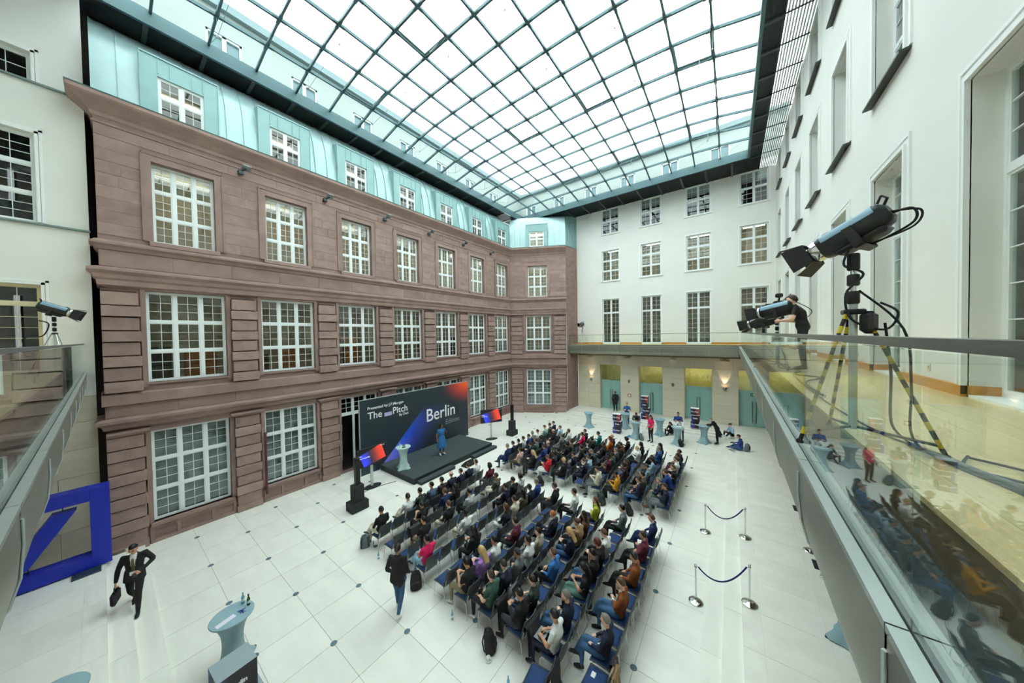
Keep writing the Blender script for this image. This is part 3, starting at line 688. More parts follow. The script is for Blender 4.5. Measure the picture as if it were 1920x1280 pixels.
# oak baseboards of the balcony
for i, y in enumerate(ry):
    a = 26.53 - y + 0.19; o = a + 1.41; nx = 26.53 - (ry[i - 1] if i else y - 3.11) + 0.19
    s = MB(); s.box(o, nx, -0.055, 0.0, 6.13, 6.27); s.box(a, a + 0.02, 0.0, 0.24, 6.13, 6.27); s.box(o - 0.02, o, 0.0, 0.24, 6.13, 6.27)
    b_ = s.build('baseboard_right_%d' % (i + 1), OAKB, None, loc=(2.41, 26.53, 0), rot=(0, 0, -A90)); struct(b_, 'oak baseboard between two windows of the right wall')
fxe = [-11.7] + [v for p in fx for v in p] + [2.41]
for i, (a, b) in enumerate(zip(fxe[::2], fxe[1::2])): struct(MB().box(a, b, 26.5, 26.535, 6.13, 6.27).build('baseboard_far_%d' % (i + 1), OAKB), 'oak baseboard on the far balcony wall')

# ---- balcony: curved metal band, cap, glass, rail, parquet ------------------------
BPROF = [(0.0, 6.05), (0.0, 5.97), (0.0, 5.82), (0.015, 5.62), (0.055, 5.46), (0.13, 5.36), (0.25, 5.30), (0.5, 5.28), (1.3, 5.28)]
def prof_strip(prof, w, name, m):
    n = len(prof); mb = MB()
    mb.add([(x, y, z) for x in (0, w) for y, z in prof], [(j, j + 1, n + j + 1, n + j) for j in range(n - 1)], 0, True)
    mb.add([(x, y + 0.012, z) for x in (0, w) for y, z in prof], [(j, n + j, n + j + 1, j + 1) for j in range(n - 1)], 0, True)
    return mb.mesh(name, m)
P154 = prof_strip(BPROF, 1.522, 'band_panel', BAND)
CAPA = MB().box(0, 1.532, -0.004, 0.046, 6.03, 6.058).box(0, 1.532, 0.072, 0.125, 6.03, 6.058).mesh('cap_strip', CAPM)
GLP = MB().box(0.003, 1.534, 0.05, 0.066, 5.9, 6.935).mesh('glass_pane', BGLASS)
GLF = MB().box(0, 1.54, 0.046, 0.072, 6.02, 6.045).mesh('glass_shoe', TRENCH)
JR = MB().tube([(0, y - 0.004, z) for y, z in BPROF[1:7]], 0.009, 4).mesh('joint_strip', ALU)
def balcony(fr, L, off, name, label):
    root = struct(obj(name, None, None, (fr[0][0], fr[0][1], 0), (0, 0, fr[1])), label)
    k = off - 1.54
    xs = []
    while k < L: xs.append(k); k += 1.54
    for x in xs:
        a = max(x, 0.0); b = min(x + 1.54, L); sc = (b - a) / 1.54
        if sc < 0.03: continue
        obj('band_panel', P154, root, (a, 0, 0), None, (sc, 1, 1)); obj('cap_strip', CAPA, root, (a, 0, 0), None, (sc, 1, 1))
        obj('glass_pane', GLP, root, (a, 0, 0), None, (sc, 1, 1)); obj('glass_shoe', GLF, root, (a, 0, 0), None, (sc, 1, 1))
        obj('joint_strip', JR, root, (a, 0, 0))
    MB().box(0, L, 0.035, 0.082, 6.942, 6.974).build('handrail', RAILM, root)
    MB().box(0, L, 0.125, 0.42, 5.83, 5.86).build('trench', TRENCH, root)
    return root
balcony(((-11.72, 24.6), 0.0), 12.12, 1.23, 'balcony_far', 'curved metal balcony front with glass balustrade along the far wall')
balcony(((0.40, 24.6), -A90), 24.91, 0.04, 'balcony_right', 'curved metal balcony front with glass balustrade along the right side')
balcony(((0.40, -0.31), PI), 17.0, 0.7, 'balcony_near', 'curved metal balcony front with glass balustrade at the near left')
bf = struct(MB().box(0.80, 3.0, -3.2, 26.6, 5.2, 6.10).box(-11.7, 0.80, 25.0, 26.6, 5.2, 6.10).box(-16.6, 0.8, -3.2, -0.72, 5.2, 6.10).build('floor_balcony', mat('balcony_slab', (120, 100, 70), 0.6)), 'oak parquet balcony floor')
PK = unit_mesh(OAK, 0.004)
for i in range(8):
    for j in range(11):
        a = 0.80 + i * 0.2025; y0 = -0.72 + 2.5 * j - (0.9 if i % 2 else 0.0)
        piece('plank', PK, bf, a + 0.0012, a + 0.2013, max(-3.2, y0), min(y0 + 2.498, 26.5), 6.095, 6.13)
for i in range(8):
    for j in range(5): a = -11.7 + 2.5 * j; piece('plank', PK, bf, a, min(a + 2.498, 0.8), 25.0 + 0.19 * i, 25.189 + 0.19 * i, 6.095, 6.13)
for i in range(6):
    for j in range(7): a = -16.6 + 2.5 * j; piece('plank', PK, bf, a, min(a + 2.498, 0.8), -2.9 + 0.36 * i, -2.541 + 0.36 * i, 6.095, 6.13)

# ---- glass roof -------------------------------------------------------------------
RX = [-16.3 + 1.43 * k for k in range(13)]; NJ = 18; RY = [24.4 - 1.445 * j for j in range(NJ)]
def rz_(x, y):
    u = (x + 7.72) / 8.58; v = (y - 12.1) / 12.3
    return 18.52 + 0.56 * max(0, 1 - u ** 4) * max(0, 1 - v ** 4)
ceil = struct(MB().build('ceiling', STEEL), 'domed glass and steel grid roof over the atrium')
cb = MB()
cb.box(-16.42, -16.30, RY[-1] - 0.12, 24.52, 18.0, 18.52); cb.box(0.86, 0.98, RY[-1] - 0.12, 24.52, 18.0, 18.52); cb.box(-16.3, 0.86, 24.4, 24.52, 18.0, 18.52); cb.box(-16.3, 0.86, RY[-1] - 0.12, RY[-1], 18.0, 18.52)
ceil.data = cb.mesh('ceiling', STEEL)
def beam(pts, w, h, side):
    R = []
    for p in pts:
        p = Vector(p); s_ = Vector(side) * w / 2
        R.append([p - s_ - Vector((0, 0, h)), p + s_ - Vector((0, 0, h)), p + s_, p - s_])
    return MB().rings(R, 0, True, False)
for k in range(1, 12): beam([(RX[k], y, rz_(RX[k], y)) for y in RY], 0.072, 0.11, (1, 0, 0)).build('roof_beam', STEEL, ceil)
for j in range(1, NJ - 1): beam([(x, RY[j], rz_(x, RY[j])) for x in RX], 0.072, 0.11, (0, 1, 0)).build('roof_beam', STEEL, ceil)
nd = MB()
for a in (0, A90):
    M = Matrix.Rotation(a, 4, 'Z')
    for o in (-0.045, 0.045): nd.obox(M @ Matrix.Translation((0, o, -0.07)), 0.42, 0.018, 0.07)
nd.lathe([(0.05, -0.14), (0.05, 0.01)], 8)
ND = nd.mesh('roof_node', STEEL)
vents = {(4, 11), (7, 6), (4, 6), (1, 6), (10, 6), (10, 2), (7, 2), (4, 2), (1, 2), (1, 11)}
for k in range(12):
    for j in range(NJ - 1):
        a, b, c, d = (RX[k], RY[j]), (RX[k + 1], RY[j]), (RX[k + 1], RY[j + 1]), (RX[k], RY[j + 1])
        cx, cy = (a[0] + b[0]) / 2, (a[1] + d[1]) / 2; cz = rz_(cx, cy)
        mb = MB(); mb.quad(*[(p[0] - cx, p[1] - cy, rz_(*p) - cz + 0.012) for p in (a, d, c, b)])
        o = mb.build('glass_pane', RGLASS, ceil, loc=(cx, cy, cz))
        if (k, j) in vents:
            s = MB()
            for p, q in ((a, b), (b, c), (c, d), (d, a)):
                P, Q = Vector((p[0] - cx, p[1] - cy, rz_(*p) - cz - 0.02)), Vector((q[0] - cx, q[1] - cy, rz_(*q) - cz - 0.02)); P *= 0.93; Q *= 0.93; s.tube([P, Q], 0.045, 4, smooth=False)
            s.tube([(0.2, 0.66, -0.05), (0.2, 0.2, -0.75)], 0.02, 5)
            s.build('vent_frame', STEEL, o)
for k in range(1, 12):
    for j in range(1, NJ - 1): obj('roof_node', ND, ceil, (RX[k], RY[j], rz_(RX[k], RY[j])))
CABLE = mat('tie_rod', (150, 158, 158), 0.4, metal=0.8)
HG = MB().tube([(0, 0, -0.1), (0, 0, -0.8)], 0.008, 5).lathe([(0.012, -0.86), (0.03, -0.84), (0.03, -0.80), (0.012, -0.78)], 6).mesh('hanger_rod', CABLE)
for j in range(1, NJ - 1, 2):
    MB().tube([(-16.3, RY[j], 18.45)] + [(RX[k], RY[j], rz_(RX[k], RY[j]) - 0.82) for k in range(1, 12, 2)] + [(0.86, RY[j], 18.45)], 0.007, 4).build('tie_cable', CABLE, ceil)
    for k in range(1, 12, 2): obj('hanger_rod', HG, ceil, (RX[k], RY[j], rz_(RX[k], RY[j])))
for k in range(-6, 12, 2):
    pts2 = [(RX[k + 1 + i], RY[1 + i], rz_(RX[k + 1 + i], RY[1 + i]) - 0.82) for i in range(0, NJ - 2, 2) if 1 <= k + 1 + i <= 11]
    if len(pts2) > 1: MB().tube(pts2, 0.006, 4).build('tie_cable', CABLE, ceil)
# ring soffit: ribbed panels with brackets
def soffit(fr, L, wd, st, name):
    root = struct(obj(name, None, None, (fr[0][0], fr[0][1], 18.0), (0, 0, fr[1])), 'dark ribbed soffit panels under the roof edge')
    n = max(1, round(L / st)); w = L / n
    mb = MB(); mb.box(0, w, 0, wd, 0.03, 0.06); r = int(wd / 0.055)
    for i in range(r): y = 0.03 + i * wd / r; mb.box(0, w, y, y + wd / r * 0.5, 0.0, 0.03)
    me = mb.mesh('soffit_panel', SOFFIT); bk = MB().box(-0.06, 0.06, 0, wd, -0.06, 0.03).mesh('soffit_bracket', BRACK)
    for k in range(n): obj('soffit_panel', me, root, (k * w, 0, 0)); obj('soffit_bracket', bk, root, (k * w, 0, 0))
    return root
soffit(((-16.42, -3.2), A90), 27.72, 1.28, 1.445, 'ceiling_soffit_left')
soffit(((-17.7, 24.52), 0.0), 19.25, 2.0, 1.43, 'ceiling_soffit_far')
soffit(((0.98, 24.52), -A90), 27.72, 0.57, 1.445, 'ceiling_soffit_right')
soffit(((1.6, RY[-1] - 0.12), PI), 19.2, RY[-1] + 3.1, 1.43, 'ceiling_near_blocker')  # unseen near soffit, widened to shut out sky and darken this end
lv = struct(MB().box(1.50, 1.56, -3.2, 26.5, 17.98, 18.1).build('ceiling_louvre', SOFFIT), 'light slatted grille between roof edge and right wall')
sm = MB().box(0, 0.055, -3.2, 26.5, 0, 0.02).mesh('louvre_slat', ALU)
for k in range(9): obj('louvre_slat', sm, lv, (1.60 + k * 0.088, 0, 18.03))
for j in range(20): MB().box(1.55, 2.4, 24.4 - 1.445 * j - 0.015, 24.4 - 1.445 * j + 0.015, 17.99, 18.03).build('louvre_bar', SOFFIT, lv)
# zinc ridge strip under the left soffit
struct(MB().box(-17.68, -17.6, 0, 22, 17.98, 18.05).build('trim_ridge', ALU), 'pale ridge strip along the top of the mansard')
# ---- upper storeys of the building seen through the roof glass --------------------
UP = mat('upper_facade', (160, 170, 166), 0.8, var=0.04, scale=0.6)
def upper(fr, L, n, st, name, lab):
    hs = [(0.7 + st * i, 1.9 + st * i, 18.9, 20.6) for i in range(n)]
    r = struct(wall_holes(0, L, 17.5, 21.6, hs, 0.2).build(name, UP, None, loc=(fr[0][0], fr[0][1], 0), rot=(0, 0, fr[1])), lab)
    MB().box(0, L, -0.25, 0.3, 21.6, 21.95).build('eaves', mat('upper_eaves', (122, 142, 145), 0.6), r)
    gm = MB()
    for a, b, c, d in hs:
        gm.quad((a, 0.15, c), (b, 0.15, c), (b, 0.15, d), (a, 0.15, d))
        MB().box(a, a + 0.08, 0.05, 0.14, c, d).box(b - 0.08, b, 0.05, 0.14, c, d).box((a + b) / 2 - 0.07, (a + b) / 2 + 0.07, 0.05, 0.14, c, d).box(a, b, 0.05, 0.14, c, c + 0.08).box(a, b, 0.05, 0.14, d - 0.08, d).build('window_frame', FRAME, r)
        MB().quad((a, 0.15, c), (b, 0.15, c), (b, 0.15, d), (a, 0.15, d)).build('pane', mat('upper_pane', (104, 132, 138), 0.1), r)
        MB().box(a - 0.12, b + 0.12, -0.06, 0, c - 0.1, c).build('window_sill', UP, r)
    return r
upper(((-18.3, -4.0), A90), 31.0, 9, 3.14, 'wall_upper_left', 'pale upper storey outside the glass roof on the left')
upper(((-18.3, 27.0), 0.0), 22.0, 6, 3.27, 'wall_upper_far', 'pale upper storey outside the glass roof at the far end')

# ================================================================== people
SKINS = [mat('skin_light', (226, 182, 158), 0.55), mat('skin_tan', (200, 150, 120), 0.55), mat('skin_brown', (142, 96, 70), 0.55), mat('skin_dark', (92, 62, 48), 0.5)]
EYE = mat('eye_dark', (30, 24, 22), 0.3); LIP = mat('lips', (176, 104, 96), 0.5)
HAIRC = {'black': mat('hair_black', (26, 22, 21), 0.45), 'dark': mat('hair_dark_brown', (48, 35, 28), 0.5), 'brown': mat('hair_brown', (92, 64, 44), 0.5), 'auburn': mat('hair_auburn', (96, 40, 28), 0.45),
         'ginger': mat('hair_ginger', (176, 104, 52), 0.5), 'blond': mat('hair_blond', (198, 164, 108), 0.5), 'grey': mat('hair_grey', (128, 120, 112), 0.55), 'magenta': mat('beanie_magenta', (225, 40, 110), 0.9)}
CL = dict(black=(26, 27, 30), white=(232, 234, 232), cream=(214, 206, 186), dkgreen=(52, 64, 58), green=(58, 92, 80), greengray=(92, 116, 108), slate=(82, 100, 124), plum=(58, 40, 46), navy=(30, 36, 58), navyblue=(32, 48, 92),
          royal=(28, 66, 140), ltgray=(190, 196, 194), gray=(112, 118, 120), dkgray=(58, 62, 66), magenta=(222, 24, 96), lilac=(176, 130, 206), olive=(86, 84, 66), olivebrown=(88, 78, 62), maroon=(96, 30, 52), pinkish=(206, 166, 160), blue=(36, 62, 128),
          teal=(150, 186, 186), tealscarf=(22, 130, 128), ltblue=(166, 196, 218), denim=(46, 92, 146), bluegray=(134, 154, 166), orange=(196, 96, 30), brown=(96, 62, 40), mustard=(212, 148, 36), redhood=(206, 30, 44), lime=(190, 200, 60), rust=(140, 76, 34),
          tan=(164, 132, 92), beige=(170, 160, 142), bluedenim=(62, 110, 168), jeans=(60, 96, 134), ltjeans=(142, 184, 208), khaki=(136, 124, 98), graypants=(104, 108, 112), blueblazer=(60, 122, 196), dress=(38, 104, 160), greenpants=(98, 138, 124))
CLM = {}
def cloth(c):
    if c not in CLM: CLM[c] = mat('cloth_' + c, CL[c], 0.85, var=0.12, scale=14, bump=0.15, bscale=60)
    return CLM[c]
NAMES = dict(dkgreen='dark green', greengray='grey-green', navyblue='navy blue', ltgray='light grey', dkgray='dark grey', olivebrown='olive brown', tealscarf='teal', ltblue='light blue', bluegray='blue-grey', redhood='red and white', bluedenim='blue denim', ltjeans='light jeans', graypants='grey trousers', blueblazer='bright blue', greenpants='pale green trousers', pinkish='pale pink', royal='royal blue')
def cname(c): return NAMES.get(c, c)

def head_pts(scale=1.0):
    """skull surface: forward +x, z up, origin at the head centre"""
    NI, NJ = 14, 18; P = []
    for i in range(NI + 1):
        a = PI * i / NI
        for j in range(NJ):
            t = 2 * PI * j / NJ
            x, y, z = math.sin(a) * math.cos(t), math.sin(a) * math.sin(t), math.cos(a)
            X, Y, Z = 0.099 * x, 0.076 * y, 0.122 * z
            if z < 0:
                k = -z
                Y *= 1 - 0.28 * k; X = X * (1 - 0.30 * k) + (0.018 * k if x > -0.3 else 0.03 * k)
            if x > 0.5 and -0.75 < z < 0.35: X -= 0.006 * (x - 0.5) * 2
            P.append((X, Y, Z))
    return P, NI, NJ
HP, HI, HJ = head_pts()
def head_mb():
    mb = MB(); f = []
    for i in range(HI):
        for j in range(HJ): f.append((i * HJ + j, (i + 1) * HJ + j, (i + 1) * HJ + (j + 1) % HJ, i * HJ + (j + 1) % HJ))
    mb.add(HP, f, 0, True)
    mb.add([(0.088, 0, 0.022), (0.119, 0, -0.022), (0.09, 0.017, -0.032), (0.09, -0.017, -0.032), (0.094, 0, -0.04)], [(0, 2, 1), (0, 1, 3), (1, 2, 4), (1, 4, 3)], 0, True)
    for s in (-1, 1):
        mb.ball((0.0, s * 0.078, -0.004), 0.03, 8, 0, 0.6, 0.3, 1.0)
        mb.ball((0.083, s * 0.031, 0.012), 0.011, 6, 5, 0.7, 1.3, 0.8)
        mb.box(0.082, 0.096, s * 0.033 - 0.016, s * 0.033 + 0.016, 0.032, 0.038, 5)
    mb.ball((0.087, 0, -0.064), 0.012, 6, 6, 0.6, 1.9, 0.6)
    return mb
HEAD = head_mb()
def hair_mb(kind):
    mb = MB()
    def inside(p):
        x, y, z = p
        if kind == 'bald': return z > -0.04 and x < 0.01 and z < 0.05
        if kind in ('hijab',): return not (x > 0.055 and z < 0.055)
        line = 0.062 if x > 0.03 else (0.062 - 0.9 * (0.03 - x))
        if kind in ('long', 'bob'): line = 0.07 if x > 0.05 else (0.07 - 2.2 * (0.05 - x))
        return z > max(line, -0.085)
    k = {'short': 1.085, 'crop': 1.05, 'bald': 1.03, 'afro': 1.4, 'long': 1.1, 'bob': 1.13, 'bun': 1.07, 'cap': 1.09, 'hijab': 1.14}[kind]
    V = []; ins = [inside(p) for p in HP]
    for p, i in zip(HP, ins):
        q = k if i else 0.93
        V.append((p[0] * q - (0.008 if i else 0), p[1] * q, p[2] * q + (0.006 if i else 0)))
    f = []
    for i in range(HI):
        for j in range(HJ):
            q = (i * HJ + j, (i + 1) * HJ + j, (i + 1) * HJ + (j + 1) % HJ, i * HJ + (j + 1) % HJ)
            if any(ins[a] for a in q): f.append(q)
    mb.add(V, f, 0, True)
    if kind in ('long', 'hijab'):
        L = 0.30 if kind == 'long' else 0.26; R = []
        for t in np.linspace(0, 1, 7):
            z = 0.02 - L * t; wy = 0.092 * (1 - 0.2 * t); wx = 0.05 * (1 - 0.3 * t); cx = -0.058 - 0.045 * t
            R.append([(cx + wx * math.cos(a), wy * math.sin(a), z) for a in np.linspace(0, 2 * PI, 12, endpoint=False)])
        mb.rings(R)
        if kind == 'hijab': mb.ball((-0.02, 0, -0.16), 0.1, 10, 0, 0.9, 1.1, 0.6)
    if kind == 'bun': mb.ball((-0.115, 0, 0.06), 0.042, 8)
    if kind == 'cap': mb.add([(-0.06, -0.07, 0.05), (-0.06, 0.07, 0.05), (-0.17, 0.05, 0.03), (-0.17, -0.05, 0.03), (-0.06, -0.07, 0.065), (-0.06, 0.07, 0.065), (-0.17, 0.05, 0.04), (-0.17, -0.05, 0.04)], [(3, 2, 1, 0), (4, 5, 6, 7), (2, 3, 7, 6), (1, 2, 6, 5), (3, 0, 4, 7)])
    return mb
HMESH = {}
def hair_mesh(kind, hm):
    if (kind, hm) not in HMESH: HMESH[(kind, hm)] = hair_mb(kind).mesh('hair', hm)
    return HMESH[(kind, hm)]

def hand_mb(curl=0.5, side=1):
    """left/right hand from the wrist: fingers along +x, palm facing -z, thumb on the +y*side edge"""
    mb = MB()
    R = []
    for t, w, h in ((-0.02, 0.024, 0.021), (0.0, 0.028, 0.020), (0.03, 0.037, 0.018), (0.065, 0.041, 0.015), (0.085, 0.039, 0.011)):
        R.append([(t, w * math.cos(a), h * math.sin(a)) for a in np.linspace(0, 2 * PI, 8, endpoint=False)])
    mb.rings(R)
    for k, (y, L) in enumerate(((0.028, 0.068), (0.0095, 0.078), (-0.0095, 0.072), (-0.028, 0.056))):
        a = 0.0; p = Vector((0.078, y * side, -0.002)); pts = [p.copy()]
        for s in (0.42, 0.33, 0.25):
            a += curl * (0.9 if s == 0.42 else 1.0); p = p + Vector((math.cos(a), 0, -math.sin(a))) * L * s; pts.append(p.copy())
        mb.tube(pts, [0.0098, 0.0092, 0.0085, 0.006], 6)
    p = Vector((0.018, 0.028 * side, -0.006))
    mb.tube([p, p + Vector((0.028, 0.026 * side, -0.012)), p + Vector((0.056, 0.030 * side, -0.024)), p + Vector((0.072, 0.026 * side, -0.034))], [0.012, 0.0115, 0.010, 0.007], 6)
    return mb

def loft_sec(mb, secs, n=12):
    """secs: (centre, side vector, normal vector, half width, half depth)"""
    R = []
    for c, s, u, a, b in secs:
        c = Vector(c); s = Vector(s).normalized(); u = Vector(u).normalized()
        R.append([c + s * a * math.cos(2 * PI * j / n) + u * b * math.sin(2 * PI * j / n) for j in range(n)])
    mb.rings(R)
tmp_o = bpy.data.objects.new('tmp', bpy.data.meshes.new('tmp')); work.collection.objects.link(tmp_o)
rm = tmp_o.modifiers.new('r', 'REMESH'); rm.mode = 'VOXEL'; rm.voxel_size = 0.02; rm.use_smooth_shade = True
smo = tmp_o.modifiers.new('s', 'SMOOTH'); smo.iterations = 3; smo.factor = 0.5
PLACE = mat('cloth_placeholder', (90, 90, 90))

def body_mesh(J, sleeve='long', skirt=None, coat=None, open_front=False, voxel=0.02, fat=1.0):
    """one continuous body from a pose: J = dict of joints (forward +x, left +y). returns a mesh with slots
       skin, top, bottom, shoes, shirt, eye, lips"""
    V = lambda k: Vector(J[k])
    segs = []                                                   # (a, b, ra, rb, tag)
    mb = MB()
    pel, chest, neck, head = V('pelvis'), V('chest'), V('neck'), V('head')
    sh = (V('shl') - V('shr')).normalized(); hp = (V('hipl') - V('hipr')).normalized()
    waist = pel.lerp(chest, 0.45); tdir = (neck - pel).normalized()
    fwd = sh.cross(tdir).normalized(); fwdh = hp.cross(tdir).normalized()
    k = fat
    loft_sec(mb, [(pel - tdir * 0.10, hp, fwdh, 0.10 * k, 0.08 * k), (pel - tdir * 0.03, hp, fwdh, 0.165 * k, 0.118 * k), (pel + tdir * 0.06, hp, fwdh, 0.168 * k, 0.120 * k), (waist, (sh + hp), (fwd + fwdh), 0.145 * k, 0.105 * k),
                  (pel.lerp(chest, 0.8), sh, fwd, 0.165 * k, 0.118 * k), (chest + tdir * 0.02, sh, fwd, 0.178 * k, 0.122 * k), (chest.lerp(neck, 0.55), sh, fwd, 0.17, 0.1), (chest.lerp(neck, 0.85), sh, fwd, 0.105, 0.075), (neck, sh, fwd, 0.06, 0.058)], 16)
    segs += [(pel + tdir * 0.03, neck - tdir * 0.0, 0.15, 0.06, 'top'), (pel - tdir * 0.1, pel - tdir * 0.02, 0.13, 0.14, 'bot')]
    hd = (head - neck)
    mb.tube([neck - tdir * 0.03, neck + hd * 0.35, head - Vector((0, 0, 0.05))], [0.062, 0.054, 0.052], 10); segs.append((neck + hd * 0.12, head, 0.052, 0.05, 'skin'))
    for s in 'lr':
        S, E, Wr = V('sh' + s), V('el' + s), V('wr' + s)
        tk = 1.15 if coat else 1.0
        mb.tube([S.lerp(chest.lerp(neck, 0.5), 0.35), S, S.lerp(E, 0.5), E], [0.062, 0.064 * tk, 0.052 * tk, 0.046 * tk], 10)
        mb.tube([E, E.lerp(Wr, 0.3), Wr], [0.046 * tk, 0.044 * tk, 0.031 * tk if sleeve == 'long' else 0.028], 10)
        segs.append((S, E if sleeve != 'tee' else S.lerp(E, 0.62), 0.055, 0.047, 'top'))
        if sleeve == 'tee': segs.append((S.lerp(E, 0.72), E, 0.05, 0.045, 'skin'))
        segs.append((E, Wr, 0.045, 0.03, 'top' if sleeve == 'long' else 'skin'))
        Hh, K, A, T = V('hip' + s), V('kn' + s), V('an' + s), V('toe' + s)
        mb.tube([Hh, Hh.lerp(K, 0.35), K], [0.092 * k, 0.084 * k, 0.062], 12)
        mb.tube([K, K.lerp(A, 0.32), A], [0.062, 0.060, 0.042], 10)
        segs += [(Hh, K, 0.085, 0.062, 'bot'), (K, A + (K - A).normalized() * 0.05, 0.06, 0.045, 'bot' if not skirt else 'skin')]
        fd = (T - A); fd = Vector((fd.x, fd.y, 0)).normalized() if abs(fd.x) + abs(fd.y) > 0.02 else Vector((1, 0, 0)); dn = (T - A)
        heel = A - fd * 0.055 + Vector((0, 0, -0.05)); sd = fd.cross(Vector((0, 0, 1)))
        loft_sec(mb, [(heel, sd, (0, 0, 1), 0.03, 0.028), (A + Vector((0, 0, -0.035)), sd, (0, 0, 1), 0.04, 0.045), (A.lerp(T, 0.55) + Vector((0, 0, -0.012)), sd, (0, 0, 1), 0.045, 0.036), (T, sd, (0, 0, 1), 0.042, 0.024), (T + fd * 0.03, sd, (0, 0, 1), 0.022, 0.014)], 10)
        segs.append((heel, T, 0.05, 0.04, 'shoe')); segs.append((A + Vector((0, 0, -0.03)), A + Vector((0, 0, -0.02)), 0.045, 0.045, 'shoe'))
    if coat:                                                    # jacket/coat/hoodie hem hanging over the hips
        L = coat; b = pel - Vector((0, 0, L)); 
        loft_sec(mb, [(waist, hp, fwdh, 0.17 * k, 0.13 * k), (pel, hp, fwdh, 0.19 * k, 0.145 * k), (b, hp, fwdh, 0.20 * k, 0.155 * k)], 16)
        segs.append((waist, b, 0.16, 0.17, 'top'))
    if skirt:
        top = pel + Vector((0, 0, 0.08)); b = V('skirt') if 'skirt' in J else pel - Vector((0, 0, skirt))
        loft_sec(mb, [(top, hp, fwdh, 0.17 * k, 0.125 * k), (top.lerp(b, 0.35), hp, fwdh, 0.215 * k, 0.17 * k), (b, hp, fwdh, 0.26 * k, 0.23 * k)], 20)
        segs.append((top, b, 0.17, 0.24, 'bot'))
    rm.voxel_size = voxel
    tmp_o.data = mb.mesh('b', PLACE)
    work.view_layers[0].update(); dg = work.view_layers[0].depsgraph
    ev = tmp_o.evaluated_get(dg); me = ev.to_mesh()
    n = len(me.vertices); co = np.empty(n * 3, np.float32); me.vertices.foreach_get('co', co); co = co.reshape(-1, 3)
    npoly = len(me.polygons); lv_ = np.empty(len(me.loops), np.int32); me.loops.foreach_get('vertex_index', lv_)
    lt_ = np.empty(npoly, np.int32); me.polygons.foreach_get('loop_total', lt_)
    st_ = np.concatenate(([0], np.cumsum(lt_)[:-1]))
    ev.to_mesh_clear()
    faces = [tuple(lv_[a:a + b].tolist()) for a, b in zip(st_.tolist(), lt_.tolist())]
    fc = np.add.reduceat(co[lv_], st_, axis=0) / lt_[:, None]
    best = np.full(len(fc), 1e9); tagi = np.zeros(len(fc), int); TG = {'skin': 0, 'top': 1, 'bot': 2, 'shoe': 3, 'shirt': 4}
    for a, b, ra, rb, t in segs:
        a, b = np.array(a), np.array(b); d = b - a; L = max(d @ d, 1e-9)
        u = np.clip((fc - a) @ d / L, 0, 1); dist = np.linalg.norm(fc - a - u[:, None] * d, axis=1) - (ra + (rb - ra) * u)
        m = dist < best; best[m] = dist[m]; tagi[m] = TG[t]
    if open_front:
        f = np.array(fwd); s = np.array(sh); c = np.array(chest); nk = np.array(neck)
        rel = fc - c; up_ = np.array(tdir)
        hgt = rel @ up_; H = (nk - c) @ up_
        m = (tagi == 1) & (rel @ f > 0.045) & (np.abs(rel @ s) < 0.012 + 0.052 * np.clip((hgt + 0.28) / (H + 0.28), 0, 1)) & (hgt > -0.28)
        tagi[m] = 4
    # neckline
    out = MB(); out.v = [tuple(p) for p in co]; out.f = faces; out.m = [int(t) for t in tagi]; out.sm = [True] * len(faces)
    hr = J.get('head_rot', (0, 0, 0))
    HM = Matrix.Translation(head) @ Euler(hr, 'XYZ').to_matrix().to_4x4()
    out.merge(HEAD, HM)
    for s, sg in (('l', 1), ('r', -1)):
        Wr = V('wr' + s); d = (Wr - V('el' + s)).normalized()
        hd_ = Vector(J['hd' + s]).normalized() if 'hd' + s in J else d
        pn = Vector(J.get('pn' + s, (0, 0, -1))); z = -(pn - hd_ * pn.dot(hd_)).normalized(); y = z.cross(hd_)
        M = Matrix(((hd_.x, y.x, z.x, Wr.x), (hd_.y, y.y, z.y, Wr.y), (hd_.z, y.z, z.z, Wr.z), (0, 0, 0, 1)))
        out.merge(hand_mb(J.get('curl', 0.5), -sg), M)
    return out.mesh('person_body', [SKINS[0], PLACE, PLACE, PLACE, PLACE, EYE, LIP]), Vector(J['head']), hr

def person(body, loc, rz, top, bottom, shoes='black', skin=0, shirt='white', hair=('short', 'dark'), label='', group=None, scale=1.0, category='person'):
    me, hc, hr = body
    o = obj('person', me, None, loc, (0, 0, rz), (scale,) * 3)
    ms = (SKINS[skin], cloth(top), cloth(bottom), cloth(shoes), cloth(shirt))
    for i, m in enumerate(ms): o.material_slots[i].link = 'OBJECT'; o.material_slots[i].material = m
    if hair: obj('hair' if hair[0] not in ('cap', 'hijab') else 'headwear', hair_mesh(hair[0], HAIRC[hair[1]] if hair[1] in HAIRC else cloth(hair[1])), o, hc, hr)
    tag(o, label, category, group)
    return o

def seated(**k):
    J = dict(pelvis=(-0.02, 0, 0.55), chest=(-0.10, 0, 0.87), neck=(-0.085, 0, 1.06), head=(-0.045, 0, 1.205), shl=(-0.10, 0.185, 1.0), shr=(-0.10, -0.185, 1.0), hipl=(0.0, 0.09, 0.535), hipr=(0.0, -0.09, 0.535),
             knl=(0.43, 0.12, 0.52), knr=(0.43, -0.12, 0.52), anl=(0.42, 0.13, 0.10), anr=(0.40, -0.13, 0.10), toel=(0.57, 0.15, 0.035), toer=(0.55, -0.15, 0.035),
             ell=(-0.02, 0.25, 0.75), elr=(-0.02, -0.25, 0.75), wrl=(0.20, 0.12, 0.66), wrr=(0.20, -0.12, 0.66), curl=0.45)
    J.update(k); return J
CROSS = dict(knr=(0.40, 0.02, 0.62), anr=(0.55, 0.14, 0.34), toer=(0.69, 0.17, 0.30), knl=(0.42, 0.10, 0.50))
ARMX = dict(ell=(0.02, 0.23, 0.77), elr=(0.02, -0.23, 0.77), wrl=(0.13, -0.08, 0.82), wrr=(0.12, 0.08, 0.79))
